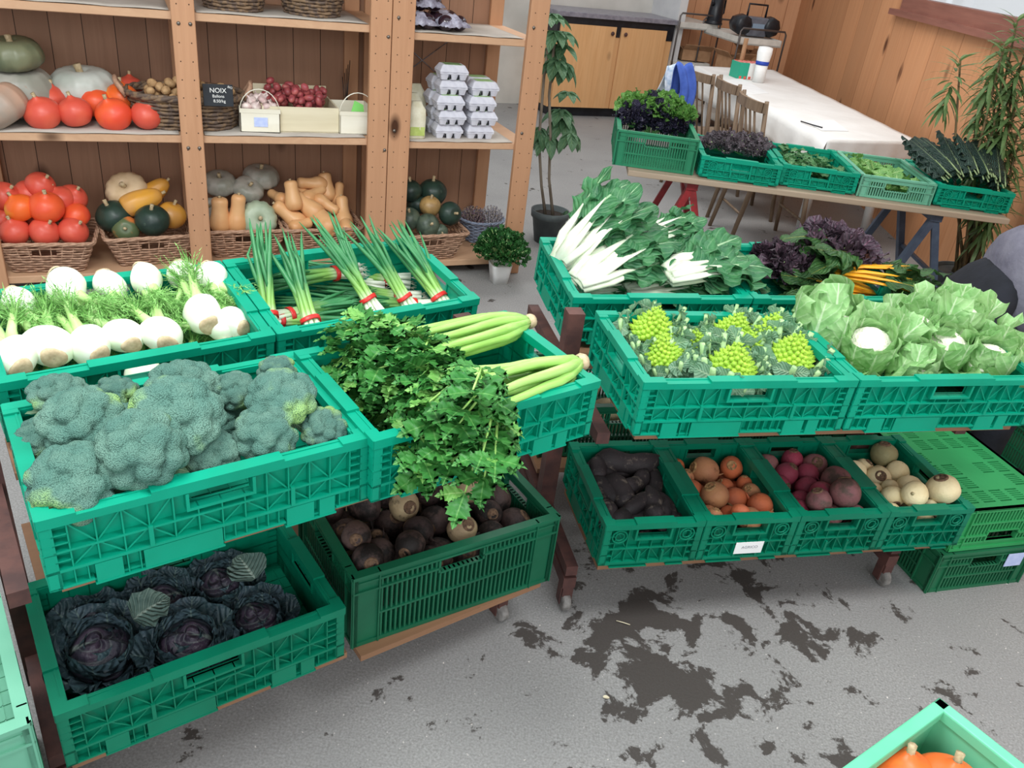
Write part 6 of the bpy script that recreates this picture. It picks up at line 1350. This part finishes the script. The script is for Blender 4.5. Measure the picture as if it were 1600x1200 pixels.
def loose(c, m, n, L, name, lab, h=.10, seed=3):
    rr = random.Random(seed); mb = MB()
    for i in range(n):
        x, y = rr.uniform(.04, c.W - .04), rr.uniform(.04, c.D - .04); a = rr.random() * 6.3
        mb.leaf((x, y, rr.uniform(.02, h) + .02 * math.sin(x * 14)), (math.cos(a), math.sin(a), rr.uniform(-.2, .7)), (rr.uniform(-.6, .6), rr.uniform(-.6, .6), 1), L * rr.uniform(.7, 1.2), L * .7, curl=rr.uniform(0, .9), ruf=.12, nf=3, nu=4, nv=5)
    mb.v = [(min(max(x, .02), c.W - .02), min(max(y, .02), c.D - .02), max(z, .015)) for x, y, z in mb.v]; o = mb.build(name, m, M=c.M); tag(o, lab, 'salad leaves', kind='stuff')
loose(k3, M_loose, 420, .055, 'salad_leaves', 'heap of loose green salad leaves in the middle crate'); loose(k4, M_loose2, 260, .085, 'salad_leaves', 'heap of larger light green leaves in the shallow pale crate', .09, 5)
M_nst = mat('palm_kale_stalk', (150, 168, 120), (120, 140, 96), .5, 30)
def nero(seed):
    def f():
        rr = random.Random(seed); root = empty('palm_kale_bunch')
        for i in range(5):
            mb = MB(); a = rr.uniform(-.15, .15); b0 = Vector((rr.uniform(-.02, .02), 0, .01 * i)); d = Vector((a, 1, rr.uniform(.1, .3))); mb.tube([b0, b0 + d * .06, b0 + d * .14], [.004, .004, .002], 6); mb.build('stalk', M_nst, root)
            mb = MB(); mb.leaf(b0 + d * .03, d, (rr.uniform(-.6, .6), -.2, 1), rr.uniform(.34, .42), rr.uniform(.07, .095), lambda t: .35 + .65 * math.sin(PI * min(1, .15 + t * .82)), curl=rr.uniform(.1, .35), ruf=.22, nf=7, cup=-.35, nu=6, nv=22); mb.build('leaf_blade', M_nero, root)
        return root
    return f
K_ne = Kind(nero(1), nero(2), nero(3))
for i, (x, z, yaw, lab) in enumerate(((.05, .12, .35, 'dark palm kale bunch, leftmost in its crate'), (.11, .14, .22, 'dark palm kale bunch, second from left in its crate'), (.18, .15, .08, 'dark palm kale bunch, left of the middle of its crate'), (.25, .15, -.04, 'dark palm kale bunch, right of the middle of its crate'), (.30, .14, -.10, 'dark palm kale bunch, second from right in its crate'), (.34, .10, -.14, 'dark palm kale bunch, rightmost in its crate'))):
    K_ne.put(k5.M @ TR((x, .05, z), yaw, .18), None, lab, 'kale', 'palm kale bunches')

# ================================================================ reed-like plant by the window
M_drac = leafmat('narrow_leaf', (118, 146, 92), (92, 124, 72), (150, 168, 110), rw=.02, veins=1, vs_=.1, rv=0); M_cane = mat('plant_cane', (128, 108, 74), (98, 82, 56), .8, 20)
pb = Vector((2.64, 4.85, 0)); pl2 = empty('tall_narrow_leaved_plant', TR(pb)); tag(pl2, 'tall bushy plant with narrow leaves below the window', 'plant')
rr = random.Random(9)
def pp_(px, py, y): return rays_plane(px, py, (0, pb.y + y, 0), Vector((0, 1, 0))) - pb
mb = MB(); mb.lathe([(.001, .002), (.13, .002), (.17, .3), (.18, .3), (.165, .28), (.001, .27)], 28, cap=False); o = mb.build('plant_pot', M_dpot, M=TR(pb)); tag(o, 'dark pot of the tall narrow-leaved plant, hidden behind the kale table', 'pot')
tips = [(1512, 95, -.15, 1), (1570, 68, -.05, 1.1), (1550, 120, .05, .8), (1590, 110, .0, 1.2), (1556, 150, .1, 1), (1560, 190, -.1, .8), (1585, 180, .05, 1.2), (1598, 150, -.1, 1.2), (1545, 215, 0, .9), (1570, 230, .1, 1.1), (1595, 235, -.05, 1.2), (1572, 250, .1, .7), (1580, 290, -.1, 1.1), (1555, 270, -.1, .9), (1600, 320, -.15, 1.2), (1610, 60, 0, 1.2), (1605, 200, 0, 1.3), (1590, 30, .1, 1)]
for i, (px, py, y, s) in enumerate(tips):
    t = pp_(px, py, y); t.x = min(t.x, -.02); t.y = max(t.y, -.06); b0 = Vector((rr.uniform(-.06, .06), rr.uniform(-.06, .06), .27)); mb = MB(); mb.tube([b0, b0.lerp(t, .5) + Vector((rr.uniform(-.06, .03), rr.uniform(-.06, .06), .03)), t], [.010, .007, .005], 6); mb.build('cane', M_cane, pl2)
    mb = MB()
    for k in range(44):
        a = k * 2.4; h = -k * .006; el = .9 - k * .045; mb.leaf(t + Vector((0, 0, h)), (math.cos(a), math.sin(a), el), (0, 0, 1), .15 * s * rr.uniform(.8, 1.2), .022, lambda q: math.sin(PI * min(1, .1 + q * .9)), curl=.6, nu=1, nv=5, cup=0)
    mb.build('leaf_tuft', M_drac, pl2)

# ================================================================ crates and bins on the floor
def slot_top(M, W, D, H, m):
    """an upturned slotted crate: its perforated base is on top"""
    root = empty('crate', M)
    for nm, L, pl in (('side_panel', W, lambda a, b_, z: (a, b_, H - z)), ('side_panel', W, lambda a, b_, z: (W - a, D - b_, H - z)), ('end_panel', D, lambda a, b_, z: (b_, D - a, H - z)), ('end_panel', D, lambda a, b_, z: (W - b_, a, H - z))): mb = MB(); wall_slots(mb, L, H, pl, 2); mb.build(nm, m, root, smooth=False)
    mb = MB(); mb.box(0, 0, H - .006, .03, D, H); mb.box(W - .03, 0, H - .006, W, D, H); mb.box(.03, 0, H - .006, W - .03, .03, H); mb.box(.03, D - .03, H - .006, W - .03, D, H)
    nx, ny = 5, 7; cw, ch = (W - .06) / nx, (D - .06) / ny
    for i in range(nx):
        for j in range(ny):
            x0, y0 = .03 + cw * i, .03 + ch * j; sol = (i in (2,) and j in (1, 3, 5)) or (j == 3 and i in (1, 3)) or (i + j) % 5 == 4
            if sol: mb.box(x0, y0, H - .006, x0 + cw, y0 + ch, H); continue
            mb.box(x0, y0, H - .006, x0 + .010, y0 + ch, H); mb.box(x0 + cw - .010, y0, H - .006, x0 + cw, y0 + ch, H); mb.box(x0 + .01, y0, H - .006, x0 + cw - .01, y0 + .008, H); mb.box(x0 + .01, y0 + ch - .008, H - .006, x0 + cw - .01, y0 + ch, H)
            n = 6; st = (ch - .016) / n
            for k in range(1, n): mb.box(x0 + .01, y0 + .008 + k * st - .0028, H - .006, x0 + cw - .01, y0 + .008 + k * st + .0028, H)
    mb.build('perforated_base', m, root, smooth=False); return root
sy = math.radians(18); su = Vector((math.cos(sy), math.sin(sy), 0)); sv = Vector((-math.sin(sy), math.cos(sy), 0)); s0 = Vector((1.545, 2.215, 0))
M_gd2 = mat('stack_dark_green', (34, 110, 74), (28, 98, 66), .45, 5, bump=.1)
lo_ = crate(TR(s0 + Vector((-.06, -.015, .0)), sy), .4, .6, .17, M_gd2, 'slot', 2); tag(lo_, 'dark green slotted crate with a white label, bottom of the floor stack', 'crate')
mb = MB(); mb.box(.285, -.006, .09, .355, -.004, .145); mb.build('paper_label', M_lbl, lo_, smooth=False)
up_ = slot_top(TR(s0 + Vector((-.04, .0, .175)), sy), .4, .6, .165, M_glime); tag(up_, 'grass green crate turned upside down on the floor stack', 'crate')
o = crate(TR(Vector((1.98, 2.62, 0)), sy), .4, .6, .2, M_gd2, 'slot', 2); tag(o, 'dark green crate on the floor at the right edge, beside the stack', 'crate')
o = crate(TR(Vector((2.52, 3.42, 0)), sy + .3), .4, .6, .2, M_gd2, 'slot', 2); tag(o, 'green crate on the floor behind, far at the right edge', 'crate')
# mint bin at the lower right
c = U(1470, 1095, .5); e1 = (U(1340, 1190, .5) - c).normalized(); ang = math.atan2(e1.y, e1.x)
# far corner c; sides run towards the viewer
bin_ = empty('crate', TR((c.x, c.y, 0), ang)); tag(bin_, 'mint green solid crate at the lower right corner', 'crate')
Wb, Db, Hb = .4, .6, .5; 
h0 = .17
for nm, q in (('side_panel', (0, 0, 0, Wb, .012, h0)), ('side_panel', (0, Db - .012, 0, Wb, Db, h0)), ('end_panel', (0, 0, 0, .012, Db, h0)), ('end_panel', (Wb - .012, 0, 0, Wb, Db, h0))):
    mb = MB(); x0, y0, z0, x1, y1, z1 = q; mb.box(x0, y0, Hb - h0, x1, y1, Hb - .004)
    mb.box(x0 - .008, y0 - .008, Hb - .03, x1 + .008, y1 + .008, Hb); L = max(x1 - x0, y1 - y0)
    bevel(mb.build(nm, M_gmint, bin_, smooth=False), .004)
mb = MB(); mb.box(.006, .006, Hb - h0, Wb - .006, Db - .006, Hb - h0 + .01); mb.build('base_panel', M_gmint, bin_, smooth=False)
cr2 = crate(TR((c.x, c.y, 0), ang) @ Matrix.Translation((.0, .0, 0)), .4, .6, .328, M_gd2, 'slot', 2); tag(cr2, 'dark crate under the mint green crate at the lower right', 'crate')
for (px, py, l) in ((1408, 1222, 'orange squash in the mint green crate, left one'), (1480, 1236, 'orange squash in the mint green crate, right one')):
    p = U(px, py, .41); K_hok.put(aim((p.x, p.y, .405), (0, .2, 1), px, 1.0), 2, l, 'squash')
# pale crates at the lower left, against the edge of the view
for (p0, H, zb, m, lab) in (((22, 1040), .2, .30, M_gpale, 'pale green crate on top of the stack at the left edge'), ((22, 1040), .296, .0, M_gmid, 'green crate at the bottom of the stack at the left edge')):
    p = U(46, 1128, .50); o = crate(TR((p.x, p.y, zb), math.radians(39)) @ Matrix.Translation((-.6, 0, 0)), .6, .4, H, m, 'slot', 1 if H < .25 else 2); tag(o, lab, 'crate')

# ================================================================ person bending over behind the cauliflowers
M_trous = mat('black_trousers', (22, 24, 30), (30, 32, 40), .9, 14, bump=.4, bscale=20, bdist=.01); M_sweat = mat('grey_hoodie', (122, 120, 132), (104, 102, 116), .9, 12, bump=.5, bscale=16, bdist=.015); M_skin = mat('skin', (214, 160, 132), (204, 148, 120), .5, 20, sub=.1); M_hair2 = mat('brown_hair', (70, 52, 40), (50, 38, 30), .7, 60, stretch=(1, 1, .1))
def skin(name, m, chains, par, sub=2):
    """chains: lists of (point, radius or (rx, ry)); the first point of later chains is the index of an earlier vertex"""
    me = bpy.data.meshes.new(name); V = []; E = []; Rr = []
    for ch in chains:
        prev = None
        for it in ch:
            if isinstance(it, int): prev = it; continue
            V.append(it[0]); Rr.append(it[1]); i = len(V) - 1
            if prev is not None: E.append((prev, i))
            prev = i
    me.from_pydata(V, E, []); me.update(); o = bpy.data.objects.new(name, me); COL.objects.link(o); o.parent = par
    md = o.modifiers.new('skin', 'SKIN'); md.use_smooth_shade = True; sv_ = me.skin_vertices[0].data
    for i, r in enumerate(Rr): sv_[i].radius = r if isinstance(r, tuple) else (r, r)
    sv_[0].use_root = True; s = o.modifiers.new('sub', 'SUBSURF'); s.levels = sub; s.render_levels = sub; me.materials.append(m); return o
pr = empty('person', TR((2.04, 3.12, 0), .05)); tag(pr, 'person bending over behind the cauliflowers in black trousers and a grey hoodie', 'person')
hipc = (-.28, .02, .90)
skin('body', M_skin, [[((-.30, .02, .83), .05), ((-.12, .02, .84), .055), ((.14, .01, .86), .07), ((.34, 0, .86), .06), ((.42, 0, .82), .05), ((.47, 0, .78), .055), ((.53, 0, .72), .085), ((.57, 0, .66), .075)], [3, ((.36, .17, .84), .04), ((.42, .20, .62), .036), ((.50, .16, .38), .030), ((.52, .14, .33), .03)], [3, ((.36, -.17, .84), .04), ((.42, -.20, .62), .036), ((.50, -.16, .38), .030), ((.52, -.14, .33), .03)],
      [0, ((-.29, .10, .70), .035), ((-.16, .13, .46), .033), ((-.20, .14, .10), .03), ((-.10, .15, .05), .028)], [0, ((-.29, -.09, .70), .035), ((-.06, -.12, .46), .033), ((-.06, -.12, .10), .03), ((.06, -.13, .05), .028)]], pr)
for s, x in ((1, .52), (-1, .52)):
    mb = MB(); 
    for k, (dy, L, dz) in enumerate(((-.030, .065, 0), (-.010, .075, .0), (.010, .072, 0), (.028, .058, 0))):
        p = Vector((x, s * .14 + dy, .27)); mb.tube([(x, s * .14 + dy * .8, .33), p, p + Vector((.02, 0, -L * .5)), p + Vector((.005, 0, -L))], [.011, .0095, .0085, .006], 7)
    mb.tube([(x - .01, s * .14 - s * .02, .31), (x + .015, s * (.14 - .05), .28), (x + .03, s * (.14 - .06), .245)], [.012, .010, .007], 7); mb.tube([(x, s * .14, .345), (x, s * .14, .30), (x + .002, s * .14, .265)], [.028, .038, .030], 10, flat=.5); mb.build('hand', M_skin, pr)
mb = MB(); mb.T = aim((.585, 0, .66), (.55, 0, -.85)); mb.lathe([(.02, -.10), (.075, -.08), (.098, -.02), (.10, .04), (.085, .09), (.04, .115), (.001, .12)], 20, lambda th, t, r, z: (r * (1 + .04 * math.sin(9 * th)), z), cap=False); mb.build('hair', M_hair2, pr)
mb = MB(); mb.T = aim((.50, 0, .62), (-.6, 0, -.8)); mb.lathe([(.004, .03), (.012, .015), (.016, 0)], 8); mb.build('nose', M_skin, pr)
skin('trousers', M_trous, [[((-.33, .02, .84), .17), ((-.14, .02, .85), .17)], [0, ((-.31, .11, .70), .125), ((-.16, .14, .46), .088), ((-.20, .145, .12), .070), ((-.195, .145, .06), .070)], [0, ((-.31, -.10, .70), .125), ((-.06, -.12, .46), .088), ((-.06, -.12, .12), .070), ((-.055, -.12, .06), .070)]], pr)
skin('hoodie', M_sweat, [[((-.26, .02, .83), .23), ((-.05, .01, .83), .25), ((.10, .01, .86), .24), ((.26, .01, .87), .18), ((.36, 0, .85), .13), ((.43, 0, .82), .07)], [3, ((.34, .20, .83), .085), ((.42, .22, .62), .068), ((.49, .17, .42), .05)], [3, ((.34, -.20, .83), .085), ((.42, -.22, .62), .068), ((.49, -.17, .42), .05)]], pr)
M_shoe = mat('dark_shoe', (34, 32, 36), (24, 22, 26), .5, 20)
for (x, y, n) in ((-.18, .145, 1), (-.04, -.12, 2)):
    mb = MB(); mb.T = Matrix.Translation((x, y, 0)); mb.grid(lambda u, v: ((u - .3) * .29, (.048 - .012 * abs(u - .65)) * math.cos(v * PI), .012 + (.10 - .055 * min(1, max(0, (u - .25) * 2.2))) * math.sin(v * PI) * (1 if 0 < u < 1 else .5)), 14, 12); mb.box(-.085, -.046, 0, .20, .046, .022); mb.build('shoe', M_shoe, pr)

# straw bits and a small leaf on the floor
for (px, py, l) in ((973, 974, 'thin straw lying on the soil patch'), (942, 1090, 'small cream scrap on the concrete floor')):
    p = U(px, py, .002); mb = MB()
    if px == 973: mb.tube([(-.02, .006, .002), (0, 0, .004), (.022, -.004, .002)], .0016, 5)
    else: mb.leaf((0, 0, .002), (1, .2, .1), (0, 0, 1), .022, .012)
    o = mb.build('straw' if px == 973 else 'leaf_scrap', M_box, M=Matrix.Translation(p)); tag(o, l, 'scrap')
# white label on the orange beetroot crate
mb = MB(); mb.box(.115, -.004, .032, .205, -.0025, .075); lb = mb.build('paper_label', M_paper, small[1].o, smooth=False)
text('AGRICO', .014, Matrix.Translation((.162, -.0042, .052)) @ RM, mat('grey_print', (150, 150, 156), None, .7), 'lettering', lb)
